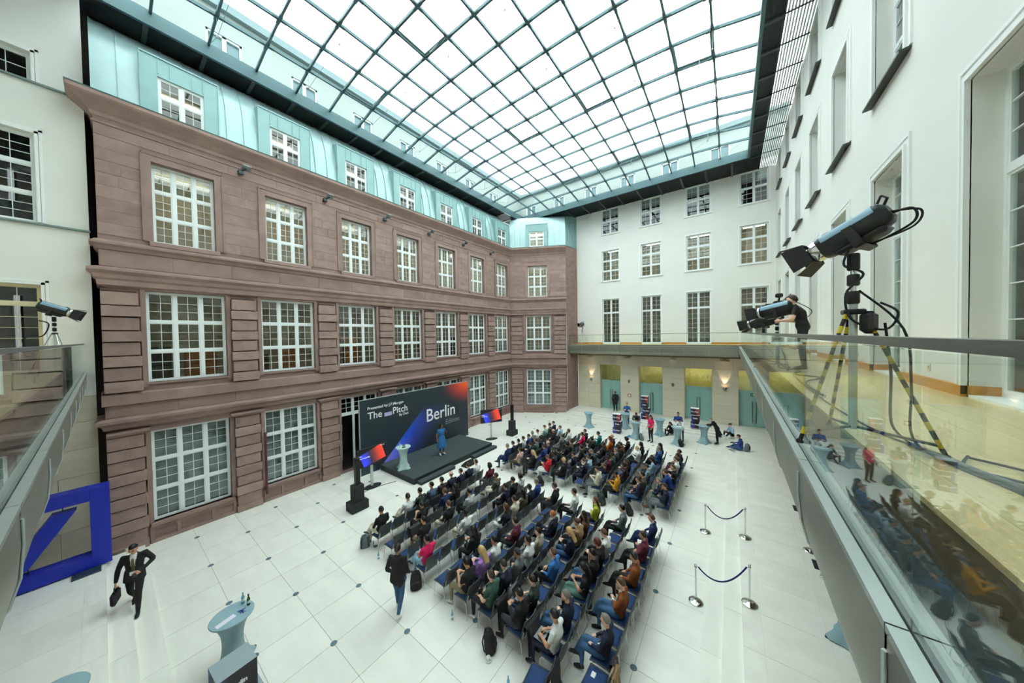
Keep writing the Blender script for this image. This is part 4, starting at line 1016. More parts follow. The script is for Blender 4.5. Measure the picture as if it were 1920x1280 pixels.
PHONE = dict(ell=(-0.01, 0.23, 0.74), elr=(-0.01, -0.23, 0.74), wrl=(0.22, 0.06, 0.84), wrr=(0.22, -0.06, 0.84), head_rot=(0, 0.35, 0), head=(-0.02, 0, 1.19), curl=0.8)
LEAN = dict(chest=(0.06, 0, 0.84), neck=(0.15, 0, 1.0), head=(0.21, 0, 1.13), shl=(0.10, 0.185, 0.95), shr=(0.10, -0.185, 0.95), ell=(0.28, 0.2, 0.66), elr=(0.28, -0.2, 0.66), wrl=(0.45, 0.04, 0.64), wrr=(0.45, -0.04, 0.66))
CHIN = dict(elr=(0.10, -0.2, 0.78), wrr=(0.06, -0.06, 1.03), hdr=(-0.2, 0.2, 1), ell=(0.02, 0.22, 0.76), wrl=(0.16, -0.06, 0.74), head_rot=(0, 0.1, 0.2))
LAPT = dict(ell=(-0.02, 0.25, 0.74), elr=(-0.02, -0.25, 0.74), wrl=(0.22, 0.10, 0.70), wrr=(0.22, -0.10, 0.70), head_rot=(0, 0.35, 0))
POSES = dict(lap=seated(), lapL=seated(head_rot=(0, 0.05, 0.45)), lapR=seated(head_rot=(0, 0.05, -0.45)), cross=seated(**CROSS), crossarm=seated(**CROSS, **ARMX), arms=seated(**ARMX, head_rot=(0, 0, 0.25)), phone=seated(**PHONE), phonex=seated(**{**CROSS, **PHONE}), lean=seated(**LEAN), chin=seated(**{**CROSS, **CHIN}), laptop=seated(**LAPT), wide=seated(knl=(0.42, 0.2, 0.51), knr=(0.42, -0.2, 0.51), anl=(0.46, 0.22, 0.10), anr=(0.46, -0.22, 0.10), toel=(0.61, 0.27, 0.035), toer=(0.61, -0.27, 0.035), head_rot=(0, 0.1, -0.2)))
BODY = {}
def sbody(pose, sleeve, opn):
    k = (pose, sleeve, opn)
    if k not in BODY: BODY[k] = body_mesh(POSES[pose], sleeve, open_front=opn, voxel=0.022)
    return BODY[k]

# ------------------------------------------------------------------ chairs
CH_SHELL = mat('chair_shell_charcoal', (72, 78, 80), 0.55); CH_PAD = mat('chair_pad_blue', (36, 64, 110), 0.9, var=0.1, scale=30)
def chair_meshes():
    # local: forward +x, origin on the floor under the seat centre
    def sheet(fn, nu, nv, th, m):
        mb = MB(); P = [[Vector(fn(u / nu, v / nv)) for v in range(nv + 1)] for u in range(nu + 1)]
        N = []
        for u in range(nu + 1):
            r = []
            for v in range(nv + 1):
                du = P[min(u + 1, nu)][v] - P[max(u - 1, 0)][v]; dv = P[u][min(v + 1, nv)] - P[u][max(v - 1, 0)]; r.append(du.cross(dv).normalized())
            N.append(r)
        W_ = nv + 1; A = [P[u][v] for u in range(nu + 1) for v in range(W_)]; B = [P[u][v] - N[u][v] * th for u in range(nu + 1) for v in range(W_)]
        n = len(A); f = []
        for u in range(nu):
            for v in range(nv): a = u * W_ + v; f.append((a, a + W_, a + W_ + 1, a + 1)); f.append((n + a, n + a + 1, n + a + W_ + 1, n + a + W_))
        for u in range(nu):
            a = u * W_; f.append((a, n + a, n + a + W_, a + W_)); a = u * W_ + nv; f.append((a, a + W_, n + a + W_, n + a))
        for v in range(nv):
            f.append((v, v + 1, n + v + 1, n + v)); a = nu * W_ + v; f.append((a, n + a, n + a + 1, a + 1))
        mb.add(A + B, f, 0, True); return mb.mesh('chair_sheet', m)
    def seat(u, v):
        x = -0.20 + 0.43 * u; y = (v - 0.5) * (0.46 - 0.04 * (1 - u) * 0)
        return (x, y, 0.445 + 0.012 * (2 * v - 1) ** 2 - 0.03 * max(0, u - 0.8) / 0.2 * 0.6 - 0.012 * (1 - u))
    def pad(u, v):
        x = -0.16 + 0.37 * u; y = (v - 0.5) * 0.40
        e = min(u, 1 - u, v, 1 - v); return (x, y, 0.452 + 0.022 * min(1, e * 6) - 0.03 * max(0, u - 0.85) / 0.15 * 0.5)
    def back(u, v):
        z = 0.465 + 0.40 * u; w = 0.47 - 0.05 * u ** 3; y = (v - 0.5) * w
        return (-0.215 - 0.10 * u - 0.035 * (1 - (2 * v - 1) ** 2) + 0.02, y, z)
    s = sheet(seat, 6, 6, 0.014, CH_SHELL); p = sheet(pad, 8, 8, 0.012, CH_PAD); b = sheet(back, 5, 8, 0.014, CH_SHELL)
    legs = []
    for sx in (1, -1):
        for sy in (1, -1): legs.append(MB().tube([(0.02 * sx, 0.20 * sy, 0.43), (0.15 * sx, 0.215 * sy, 0.42), (0.19 * sx, 0.225 * sy, 0.36), (0.23 * sx - 0.01, 0.24 * sy, 0.008)], 0.0105, 6).mesh('leg', CHROME))
    st = [MB().tube([(-0.19, q * 0.2, 0.43), (-0.22, q * 0.2, 0.48), (-0.25, q * 0.19, 0.62)], 0.009, 5).mesh('back_support', CHROME) for q in (1, -1)]
    return s, p, b, legs, st
CM = chair_meshes()
def chair(loc, rz, label, group):
    c = empty('conference_chair', loc, rz); tag(c, label, 'chair', group)
    obj('seat', CM[0], c); obj('seat_pad', CM[1], c); obj('backrest', CM[2], c); obj('back_support', CM[4][0], c); obj('back_support', CM[4][1], c)
    for l_ in CM[3]: obj('leg', l_, c)
    return c

# ------------------------------------------------------------------ audience
ROWX = [-9.55, -8.75, -7.95, -7.12, -6.28, -5.5, -4.72, -3.88, -3.02, -2.1]
LY = [5.38 + 0.52 * i for i in range(10)]; RYS = [12.42 + 0.5 * i for i in range(11)]
# (row, seat): (top, bottom, hair kind, hair colour, skin, pose, sleeve)
AUD = {('L', 0): {0: ('black', 'cream', 'short', 'black', 1, 'cross', 'long'), 2: ('white', 'cream', 'short', 'dark', 1, 'cross', 'long'), 3: ('dkgreen', 'jeans', 'short', 'black', 1, 'lap', 'long'), 4: ('slate', 'dkgray', 'short', 'dark', 0, 'lapL', 'long'), 5: ('plum', 'dkgray', 'short', 'black', 0, 'arms', 'long'), 6: ('navy', 'navy', 'bald', 'grey', 0, 'lap', 'open'), 7: ('navy', 'black', 'short', 'dark', 0, 'lapL', 'open'), 8: ('navy', 'dkgray', 'crop', 'dark', 0, 'phone', 'open'), 9: ('white', 'black', 'short', 'dark', 0, 'lap', 'long')},
       ('L', 1): {2: ('black', 'black', 'short', 'black', 1, 'phone', 'tee'), 4: ('navyblue', 'dkgray', 'short', 'brown', 0, 'lap', 'open'), 5: ('black', 'black', 'long', 'black', 1, 'phonex', 'long'), 9: ('maroon', 'graypants', 'afro', 'black', 3, 'lap', 'long')},
       ('L', 2): {1: ('black', 'khaki', 'short', 'black', 1, 'lapL', 'tee'), 3: ('black', 'cream', 'short', 'brown', 0, 'lap', 'open'), 5: ('ltgray', 'black', 'short', 'black', 1, 'chin', 'long'), 8: ('olive', 'cream', 'short', 'dark', 1, 'chin', 'long')},
       ('L', 3): {0: ('magenta', 'ltjeans', 'short', 'black', 1, 'crossarm', 'tee'), 3: ('white', 'cream', 'short', 'black', 3, 'lap', 'long'), 7: ('navy', 'black', 'short', 'black', 1, 'arms', 'long'), 8: ('black', 'dkgray', 'short', 'black', 1, 'laptop', 'long'), 9: ('ltgray', 'dkgray', 'afro', 'dark', 1, 'lap', 'tee')},
       ('L', 4): {2: ('black', 'black', 'hijab', 'black', 1, 'phone', 'long'), 5: ('navy', 'white', 'long', 'brown', 0, 'lap', 'long'), 6: ('cream', 'beige', 'short', 'dark', 0, 'lap', 'long'), 7: ('olivebrown', 'dkgray', 'long', 'black', 2, 'lap', 'long'), 8: ('navy', 'navy', 'short', 'black', 2, 'phone', 'open'), 9: ('blue', 'navy', 'short', 'grey', 0, 'lap', 'long')},
       ('L', 5): {0: ('black', 'khaki', 'short', 'black', 1, 'phone', 'tee'), 1: ('lilac', 'dkgray', 'long', 'blond', 0, 'phone', 'long'), 2: ('white', 'ltjeans', 'short', 'black', 1, 'chin', 'long'), 4: ('maroon', 'dkgray', 'short', 'dark', 0, 'cross', 'long'), 9: ('black', 'dkgray', 'short', 'dark', 0, 'lap', 'long')},
       ('L', 6): {0: ('green', 'black', 'short', 'dark', 0, 'lap', 'tee'), 1: ('navy', 'dkgray', 'short', 'dark', 0, 'phone', 'open'), 2: ('gray', 'greengray', 'cap', 'dkgray', 1, 'chin', 'long'), 3: ('white', 'dkgray', 'short', 'black', 1, 'lap', 'long'), 4: ('beige', 'dkgray', 'short', 'dark', 0, 'lapL', 'open'), 6: ('navy', 'navy', 'short', 'ginger', 0, 'cross', 'open'), 9: ('white', 'black', 'short', 'dark', 0, 'cross', 'long')},
       ('L', 7): {0: ('black', 'dkgray', 'short', 'black', 1, 'phone', 'long'), 1: ('dkgreen', 'jeans', 'short', 'dark', 0, 'laptop', 'tee'), 3: ('blueblazer', 'black', 'short', 'brown', 0, 'lap', 'open'), 5: ('navy', 'jeans', 'long', 'blond', 0, 'phone', 'long'), 6: ('tan', 'black', 'bun', 'brown', 0, 'phonex', 'long'), 7: ('brown', 'black', 'long', 'dark', 1, 'lap', 'long'), 9: ('lime', 'navy', 'long', 'brown', 0, 'chin', 'long')},
       ('L', 8): {0: ('white', 'navy', 'short', 'black', 1, 'laptop', 'tee'), 1: ('navy', 'jeans', 'short', 'grey', 0, 'chin', 'long'), 3: ('black', 'greenpants', 'long', 'black', 1, 'phonex', 'tee'), 4: ('black', 'jeans', 'short', 'black', 0, 'chin', 'tee'), 5: ('black', 'black', 'bob', 'auburn', 0, 'phonex', 'long'), 6: ('white', 'black', 'short', 'brown', 0, 'phonex', 'long'), 9: ('gray', 'black', 'short', 'black', 0, 'cross', 'open')},
       ('L', 9): {1: ('navy', 'jeans', 'short', 'grey', 0, 'cross', 'open'), 3: ('rust', 'jeans', 'short', 'brown', 0, 'chin', 'open'), 5: ('rust', 'black', 'short', 'black', 1, 'cross', 'long'), 7: ('maroon', 'black', 'short', 'dark', 1, 'crossarm', 'long'), 9: ('navyblue', 'navyblue', 'short', 'brown', 0, 'cross', 'open')},
       ('R', 0): {0: ('navyblue', 'navyblue', 'short', 'grey', 0, 'cross', 'open'), 1: ('navy', 'navy', 'short', 'dark', 0, 'phone', 'open'), 2: ('black', 'black', 'short', 'black', 0, 'lap', 'long'), 3: ('ltgray', 'dkgray', 'short', 'black', 1, 'lap', 'long'), 4: ('blue', 'dkgray', 'short', 'black', 0, 'chin', 'long'), 5: ('gray', 'gray', 'short', 'grey', 0, 'lapR', 'open'), 6: ('white', 'black', 'short', 'dark', 0, 'lap', 'long'), 8: ('teal', 'dkgray', 'short', 'brown', 0, 'phone', 'long'), 9: ('olive', 'black', 'short', 'brown', 0, 'lap', 'long'), 10: ('navy', 'white', 'short', 'dark', 0, 'lapL', 'open')},
       ('R', 1): {0: ('pinkish', 'olivebrown', 'short', 'dark', 1, 'lap', 'long'), 2: ('navy', 'navy', 'short', 'dark', 0, 'phone', 'open'), 3: ('greengray', 'dkgray', 'crop', 'brown', 0, 'lap', 'long'), 4: ('navy', 'black', 'short', 'dark', 1, 'lap', 'long'), 7: ('black', 'dkgray', 'bald', 'grey', 0, 'lap', 'long'), 9: ('ltblue', 'dkgray', 'short', 'brown', 0, 'lapL', 'long')},
       ('R', 2): {0: ('black', 'black', 'long', 'blond', 0, 'phone', 'long'), 2: ('blue', 'blue', 'crop', 'dark', 0, 'lap', 'long'), 3: ('navy', 'navy', 'bald', 'grey', 0, 'lap', 'open'), 6: ('gray', 'gray', 'crop', 'grey', 0, 'lap', 'open'), 8: ('white', 'dkgray', 'bob', 'brown', 0, 'lap', 'long')},
       ('R', 3): {0: ('redhood', 'white', 'short', 'brown', 1, 'phonex', 'long'), 1: ('dkgray', 'dkgray', 'short', 'black', 2, 'lap', 'long'), 2: ('black', 'black', 'short', 'black', 1, 'lap', 'long'), 4: ('black', 'dkgray', 'short', 'black', 1, 'lapR', 'long'), 5: ('olive', 'black', 'short', 'brown', 0, 'lap', 'long'), 8: ('magenta', 'black', 'short', 'black', 1, 'lap', 'long'), 9: ('black', 'dkgray', 'short', 'brown', 0, 'lap', 'long')},
       ('R', 4): {0: ('black', 'black', 'bob', 'blond', 0, 'cross', 'long'), 2: ('navy', 'navy', 'short', 'black', 1, 'chin', 'open'), 4: ('black', 'black', 'short', 'black', 1, 'lap', 'long'), 7: ('black', 'black', 'bob', 'dark', 1, 'phone', 'long'), 9: ('tealscarf', 'black', 'short', 'black', 1, 'phonex', 'long')},
       ('R', 5): {1: ('navy', 'navy', 'short', 'brown', 0, 'phone', 'open'), 2: ('ltblue', 'dkgray', 'crop', 'brown', 0, 'phone', 'long'), 4: ('dkgray', 'black', 'crop', 'grey', 0, 'lean', 'long'), 6: ('black', 'black', 'short', 'black', 2, 'laptop', 'long'), 8: ('orange', 'dkgray', 'long', 'auburn', 0, 'lap', 'long'), 9: ('navy', 'navy', 'crop', 'blond', 0, 'lap', 'long')},
       ('R', 6): {0: ('cream', 'graypants', 'short', 'dark', 0, 'phonex', 'long'), 3: ('maroon', 'navy', 'short', 'black', 2, 'phone', 'tee'), 4: ('green', 'dkgray', 'short', 'dark', 2, 'lap', 'tee'), 5: ('dkgray', 'dkgray', 'short', 'grey', 0, 'lap', 'open'), 6: ('black', 'brown', 'afro', 'dark', 2, 'lap', 'long'), 7: ('brown', 'black', 'short', 'dark', 1, 'phone', 'long'), 9: ('black', 'black', 'afro', 'black', 2, 'phone', 'long')},
       ('R', 7): {0: ('mustard', 'black', 'short', 'black', 2, 'phone', 'long'), 2: ('plum', 'dkgray', 'bob', 'black', 1, 'lap', 'long'), 3: ('black', 'jeans', 'long', 'dark', 0, 'phone', 'long'), 7: ('white', 'black', 'crop', 'blond', 0, 'phonex', 'long'), 8: ('black', 'black', 'long', 'black', 1, 'lap', 'long')},
       ('R', 8): {0: ('navy', 'jeans', 'short', 'dark', 1, 'lap', 'open'), 1: ('olivebrown', 'dkgray', 'short', 'black', 1, 'lap', 'long'), 3: ('bluegray', 'black', 'short', 'dark', 1, 'phonex', 'long'), 5: ('ltblue', 'navy', 'long', 'black', 1, 'phone', 'long'), 8: ('denim', 'black', 'short', 'grey', 0, 'chin', 'long'), 9: ('black', 'black', 'long', 'black', 1, 'lap', 'long')},
       ('R', 9): {0: ('navy', 'graypants', 'short', 'dark', 1, 'chin', 'long'), 1: ('navy', 'greengray', 'short', 'grey', 0, 'lean', 'open'), 3: ('royal', 'navy', 'short', 'dark', 0, 'lean', 'open'), 4: ('black', 'dkgray', 'short', 'brown', 0, 'arms', 'tee'), 6: ('white', 'black', 'short', 'brown', 0, 'lap', 'long'), 7: ('navy', 'maroon', 'short', 'black', 2, 'lap', 'long'), 8: ('black', 'dkgray', 'short', 'black', 2, 'lap', 'long')}}
HELD = []
prng = random.Random(11)
for (blk, r), occ in AUD.items():
    ys = LY if blk == 'L' else RYS
    for i, y in enumerate(ys):
        x = ROWX[r] + prng.uniform(-0.03, 0.03); yy = y + prng.uniform(-0.02, 0.02); rz = PI + prng.uniform(-0.05, 0.05)
        if blk == 'R' and r >= 7 and i == 10: continue
        where = '%s row from the stage, %s seat from the %s, %s block' % (ORD[r], ORD[i], 'left' if blk == 'L' else 'aisle', 'near' if blk == 'L' else 'far')
        chair((x + 0.02, yy, 0), rz, ('charcoal chair, ' if i in occ else 'empty charcoal chair, ') + where, '%s block conference chairs' % ('near' if blk == 'L' else 'far'))
        if i in occ:
            tp, bt, hk, hc, sk, po, sl = occ[i]
            who = {'tee': 'in %s T-shirt', 'open': 'in %s jacket', 'long': 'in %s top'}[sl] % cname(tp)
            p = person(sbody(po, 'tee' if sl == 'tee' else 'long', sl == 'open'), (x, yy, 0.0), rz + prng.uniform(-0.06, 0.06), tp, bt, prng.choice(['black', 'black', 'brown', 'white', 'dkgray']), sk, 'white', (hk, hc), 'seated person %s, %s' % (who, where.replace(' from the stage', '')), 'seated audience', 1.0 + prng.uniform(-0.03, 0.03))
            if po in ('phone', 'phonex') and prng.random() < 0.55: HELD.append(('smartphone', x, yy, rz, where))
            if po == 'laptop': HELD.append(('laptop', x, yy, rz, where))
PHM = MB().bbox(-0.004, 0.004, -0.036, 0.036, -0.075, 0.075, 0.003).mesh('phone_body', BLACK); PHS = MB().quad((-0.0046, -0.033, -0.07), (-0.0046, 0.033, -0.07), (-0.0046, 0.033, 0.07), (-0.0046, -0.033, 0.07)).mesh('phone_screen', mat('screen_blue', (120, 160, 190), 0.2))
LPB = MB().bbox(-0.11, 0.11, -0.155, 0.155, 0, 0.016, 0.005).mesh('laptop_base', mat('laptop_grey', (120, 124, 128), 0.4, metal=0.6)); LPL = MB().bbox(-0.11, 0.11, -0.155, 0.155, 0, 0.009, 0.004).mesh('laptop_lid', mat('laptop_dark', (44, 48, 56), 0.4)); LPS = MB().quad((-0.1, -0.145, -0.001), (-0.1, 0.145, -0.001), (0.1, 0.145, -0.001), (0.1, -0.145, -0.001)).mesh('laptop_screen', emit('laptop_screen', (236, 238, 230), 0.6))
for kind, x, y, rz, where in HELD:
    M = Matrix.Translation((x, y, 0)) @ Matrix.Rotation(rz, 4, 'Z')
    if kind == 'smartphone':
        p = M @ Vector((0.30, 0, 0.875)); o = obj('smartphone', PHM, None, p, (0, -0.7 if False else 0.6, rz)); o.rotation_euler = (0, 0.6, rz); obj('phone_screen', PHS, o)
        tag(o, 'phone held by person in ' + where.replace(' from the stage', ''), 'phone', 'phones held by the audience')
    else:
        p = M @ Vector((0.27, 0, 0.625)); o = obj('laptop', LPB, None, p, (0, 0, rz)); l = obj('laptop_lid', LPL, o, (0.15, 0, 0.11), (0, -1.25, 0)); obj('laptop_screen', LPS, l)
        tag(o, 'open laptop on the lap in ' + where.replace(' from the stage', ''), 'laptop', 'laptops in the audience')

# ================================================================== stage and its furniture
stg = empty('stage', (-13.6, 11.4, 0)); tag(stg, 'low stage platform covered in dark grey carpet in front of the backdrop', 'stage')
def wmb(root, mb, name, m):
    o = mb.build(name, m, root); o.location = -Vector(root.location) if root.rotation_euler.z == 0 else (0, 0, 0); return o
wmb(stg, MB().box(-15.02, -12.17, 8.56, 14.3, 0.0, 0.24), 'stage_skirt', STAGES); wmb(stg, MB().bbox(-15.04, -12.15, 8.54, 14.32, 0.24, 0.30, 0.008), 'stage_deck', CARPET)
for i, (a, b) in enumerate(((8.72, 10.9), (12.35, 14.4))):
    s = empty('stage_step', (-11.97, (a + b) / 2, 0)); tag(s, ('left' if i == 0 else 'right') + ' dark carpeted step along the stage front', 'step', 'stage steps')
    wmb(s, MB().box(-12.14, -11.83, a + 0.01, b - 0.01, 0, 0.1), 'step_riser', STAGES); wmb(s, MB().bbox(-12.14, -11.82, a, b, 0.1, 0.15, 0.006), 'step_tread', CARPET)

def gradient_print(name, kind, size, emission=0.0):
    """flat print with a diagonal blue wedge and a red-orange glow, in the panel's own object coordinates"""
    m = bpy.data.materials.new(name); m.use_nodes = True; nt = m.node_tree; n = nt.nodes; l = nt.links; b = n['Principled BSDF']
    b.inputs['Roughness'].default_value = 0.55
    tc = n.new('ShaderNodeTexCoord'); sp = n.new('ShaderNodeSeparateXYZ'); l.new(tc.outputs['Object'], sp.inputs[0])
    def mth(op, a, c=None, clamp=False):
        k = n.new('ShaderNodeMath'); k.operation = op; k.use_clamp = clamp
        for i, v in enumerate((a, c)):
            if v is None: continue
            if isinstance(v, (int, float)): k.inputs[i].default_value = v
            else: l.new(v, k.inputs[i])
        return k.outputs[0]
    def ramp(fac, stops, interp='LINEAR'):
        r = n.new('ShaderNodeValToRGB'); r.color_ramp.interpolation = interp
        e = r.color_ramp.elements
        while len(e) < len(stops): e.new(0.5)
        for i, (p, c) in enumerate(stops): e[i].position = p; e[i].color = (*lin(c), 1)
        l.new(fac, r.inputs[0]); return r.outputs[0]
    def mix(f, a, c):
        k = n.new('ShaderNodeMix'); k.data_type = 'RGBA'
        l.new(f, k.inputs['Factor'])
        for nm, v in (('A', a), ('B', c)):
            if isinstance(v, tuple): k.inputs[nm].default_value = (*lin(v), 1)
            else: l.new(v, k.inputs[nm])
        return k.outputs['Result']
    X, Z = sp.outputs['X'], sp.outputs['Z']
    if kind == 'backdrop':
        base = (40, 52, 60)
        t = mth('SUBTRACT', X, mth('ADD', mth('MULTIPLY', Z, 1.071), 0.92))
        blue = ramp(mth('DIVIDE', t, 2.6, True), [(0.0, (44, 108, 255)), (0.14, (36, 96, 255)), (0.34, (58, 76, 196)), (0.68, (48, 62, 112)), (1.0, base)])
        lil = mth('MULTIPLY', mth('SUBTRACT', 1.0, mth('DIVIDE', Z, 1.3), True), mth('SUBTRACT', 1.0, mth('DIVIDE', t, 1.1), True), True)
        blue = mix(lil, blue, (176, 168, 255))
        fade = mth('SUBTRACT', 1.0, mth('DIVIDE', mth('SUBTRACT', Z, 0.9), 1.9, True), True)
        f = mth('MULTIPLY', mth('GREATER_THAN', t, 0.0), fade, True)
        c1 = mix(f, base, blue)
        r = mth('SQRT', mth('ADD', mth('POWER', mth('DIVIDE', mth('SUBTRACT', 7.64, X), 2.7), 2.0), mth('POWER', mth('DIVIDE', mth('SUBTRACT', 3.83, Z), 1.7), 2.0)))
        org = ramp(r, [(0.0, (255, 110, 40)), (0.22, (255, 92, 44)), (0.5, (206, 66, 60)), (0.8, (92, 58, 68)), (1.0, base)])
        c = mix(mth('SUBTRACT', 1.0, mth('MULTIPLY', r, r), True), c1, org)
    else:                                                       # parallelogram from blue to red on black
        w, h = size
        u = mth('DIVIDE', X, w); v = mth('DIVIDE', Z, h)
        s = mth('ADD', u, mth('MULTIPLY', v, 0.18))             # slanted coordinate
        colr = ramp(s, [(0.0, (50, 70, 255)), (0.3, (46, 62, 235)), (0.52, (48, 44, 70)), (0.68, (120, 52, 48)), (0.85, (214, 62, 46)), (1.0, (224, 70, 48))]) if kind == 'screen' else ramp(s, [(0.0, (70, 64, 170)), (0.14, (62, 56, 150)), (0.3, (40, 40, 48)), (0.76, (42, 38, 42)), (0.92, (140, 50, 46)), (1.0, (176, 58, 48))])
        inn = mth('MULTIPLY', mth('GREATER_THAN', s, 0.22 if kind == 'screen' else -1.0), mth('LESS_THAN', s, 1.0 if kind == 'screen' else 9.0))
        inn = mth('MULTIPLY', inn, mth('GREATER_THAN', mth('ADD', v, mth('MULTIPLY', u, -0.28 if kind == 'screen' else 0)), -0.06 if kind == 'screen' else -1.0))
        inn = mth('MULTIPLY', inn, mth('LESS_THAN', mth('ADD', v, mth('MULTIPLY', u, -0.5 if kind == 'screen' else 0)), 0.62 if kind == 'screen' else 9.0))
        c = mix(inn, (14, 15, 18), colr)
    l.new(c, b.inputs['Base Color'])
    if emission:
        l.new(c, b.inputs['Emission Color']); b.inputs['Emission Strength'].default_value = emission; b.inputs['Base Color'].default_value = (0, 0, 0, 1)
    return m
PRINT = gradient_print('backdrop_print', 'backdrop', (7.64, 3.83))
bd = empty('stage_backdrop', (-15.1, 7.56, 0), A90); tag(bd, 'tall dark printed backdrop wall with event title behind the stage', 'backdrop')
MB().quad((0, 0, 0.02), (7.64, 0, 0.02), (7.64, 0, 3.83), (0, 0, 3.83)).build('printed_panel', PRINT, bd)
MB().box(-0.02, 7.66, 0.004, 0.10, 0, 3.85).build('backdrop_frame', ALU, bd)
TXT = mat('print_white', (252, 253, 254), 0.6); TXG = mat('print_grey', (150, 158, 166), 0.6)
def print_text(s, size, x, z, m, parent, y=-0.006, sx=1.0, bold=0.0, align='LEFT'):
    me = text_mesh(s, size, m, 0.002, align, bold)
    return obj('lettering', me, parent, (x, y, z), (PI / 2, 0, 0), (sx, 1, 1))
print_text('Presented by J.P.Morgan', 0.215, 0.39, 3.29, TXT, bd, bold=0.002)
print_text('The', 0.52, 0.39, 2.80, TXT, bd, sx=0.98, bold=0.004)
print_text('Pitch', 0.52, 1.80, 2.80, TXT, bd, sx=0.93, bold=0.004)
und = MB().quad((1.32, -0.005, 2.76), (1.76, -0.005, 2.76), (1.76, -0.005, 2.96), (1.32, -0.005, 2.96)).build('title_underscore', None or mat('print_underscore', (190, 182, 226), 0.6), bd)
print_text('By Deel', 0.19, 2.20, 2.60, TXT, bd, bold=0.002)
print_text('Berlin', 1.10, 4.02, 1.80, TXT, bd, sx=0.93, bold=0.008)
print_text('Edition', 0.46, 5.56, 1.29, TXG, bd, sx=0.95)

def tv(base, ang, z0, w, h, label, line1, line2):
    r = empty('display_screen', base, ang); tag(r, label, 'screen', 'screens on stands')
    MB().bbox(-w / 2, w / 2, -0.03, 0.03, z0, z0 + h, 0.008).build('screen_housing', BLACK, r)
    sc = MB().quad((0.012, 0, 0.012), (w - 0.012, 0, 0.012), (w - 0.012, 0, h - 0.012), (0.012, 0, h - 0.012)).build('screen', gradient_print('screen_picture', 'screen', (w, h), 0.17), r, loc=(-w / 2, -0.032, z0))
    EM = emit('screen_text', (235, 238, 245), 0.25)
    print_text(line1, 0.075, 0.07, h * 0.60, EM, sc, -0.002); print_text(line2, 0.075, 0.07, h * 0.48, EM, sc, -0.002)
    print_text('The_Pitch', 0.05, w - 0.32, h - 0.08, EM, sc, -0.002)
    MB().box(-0.055, 0.055, 0.03, 0.09, 0.02, z0 + h * 0.7).build('stand_pole', ALU, r)
    MB().lathe([(0.42, 0.0), (0.42, 0.012), (0.36, 0.025), (0.06, 0.03)], 24).xf(Matrix.Diagonal((1.0, 0.62, 1, 1))).build('stand_base', BLACKM, r)
    return r
tv((-13.7, 7.38, 0), A90 + 0.0, 1.04, 1.46, 0.86, 'left screen on a silver stand beside the stage', 'Topic', 'Talent & Learning')
tv((-13.2, 15.5, 0), 0.98, 1.12, 1.5, 0.9, 'right screen on a silver stand beside the stage', 'Agenda', 'for Innovation')
def pa(base, label):
    r = empty('column_loudspeaker', base, A90); tag(r, label, 'loudspeaker', 'stage loudspeakers')
    MB().bbox(-0.34, 0.34, -0.24, 0.30, 0.0, 0.36, 0.012).build('subwoofer', BLACKM, r); MB().bbox(-0.2, 0.2, -0.16, 0.2, 0.36, 1.02, 0.01).build('bass_cabinet', BLACKM, r)
    MB().bbox(-0.09, 0.09, -0.08, 0.09, 1.02, 2.12, 0.01).build('column_array', BLACK, r); MB().bbox(-0.075, 0.075, -0.088, -0.08, 1.08, 2.08, 0.003).build('speaker_grille', BLACKM, r); MB().bbox(-0.3, 0.3, -0.252, -0.24, 0.05, 0.31, 0.004).build('speaker_grille', BLACKM, r)
    MB().lathe([(0.045, 0), (0.045, 0.02)], 12, (0, 0, 0)).xf(Matrix.Translation((-0.2, -0.245, 0.2)) @ Matrix.Rotation(A90, 4, 'X')).build('bass_port', BLACK, r)
    return r
pa((-12.37, 6.02, 0), 'slim black column loudspeaker at the left of the stage'); pa((-12.5, 16.95, 0), 'slim black column loudspeaker at the right of the stage')
wm = empty('floor_monitor', (-11.55, 11.55, 0), A90); tag(wm, 'black wedge floor monitor in front of the stage', 'monitor')
MB().add([(-0.3, -0.2, 0), (0.3, -0.2, 0), (0.3, 0.22, 0), (-0.3, 0.22, 0), (-0.3, -0.12, 0.34), (0.3, -0.12, 0.34), (0.3, 0.2, 0.08), (-0.3, 0.2, 0.08)], [(3, 2, 1, 0), (4, 5, 6, 7), (0, 1, 5, 4), (1, 2, 6, 5), (2, 3, 7, 6), (3, 0, 4, 7)]).build('monitor_cabinet', BLACKM, wm)
MB().quad((-0.27, -0.1, 0.335), (0.27, -0.1, 0.335), (0.27, 0.18, 0.10), (-0.27, 0.18, 0.10)).xf(Matrix.Translation((0, 0.005, 0.006))).build('monitor_screen', BLACK, wm)

# ------------------------------------------------------------------ high tables with stretch covers
STRETCH = mat('stretch_cover_blue_grey', (142, 172, 180), 0.7, var=0.05, scale=5); STRETW = mat('stretch_cover_pale', (172, 200, 198), 0.7)
def stretch_mesh(m):
    R = []; n = 32
    for k in range(15):
        t = k / 14; z = 0.02 + 1.06 * t
        wst = 0.175 + 0.16 * max(0, (t - 0.5) / 0.5) ** 2.4 + 0.10 * max(0, (0.5 - t) / 0.5) ** 2.0
        lobe = max(0, (0.42 - t) / 0.42) ** 2.2 * 0.15
        R.append([((wst + lobe * abs(math.cos(2 * a)) ** 3) * math.cos(a), (wst + lobe * abs(math.cos(2 * a)) ** 3) * math.sin(a), z) for a in [2 * PI * j / n for j in range(n)]])
    return MB().rings(R, 0, False).mesh('stretch_cover', m)
SM = {STRETCH: stretch_mesh(STRETCH), STRETW: stretch_mesh(STRETW)}
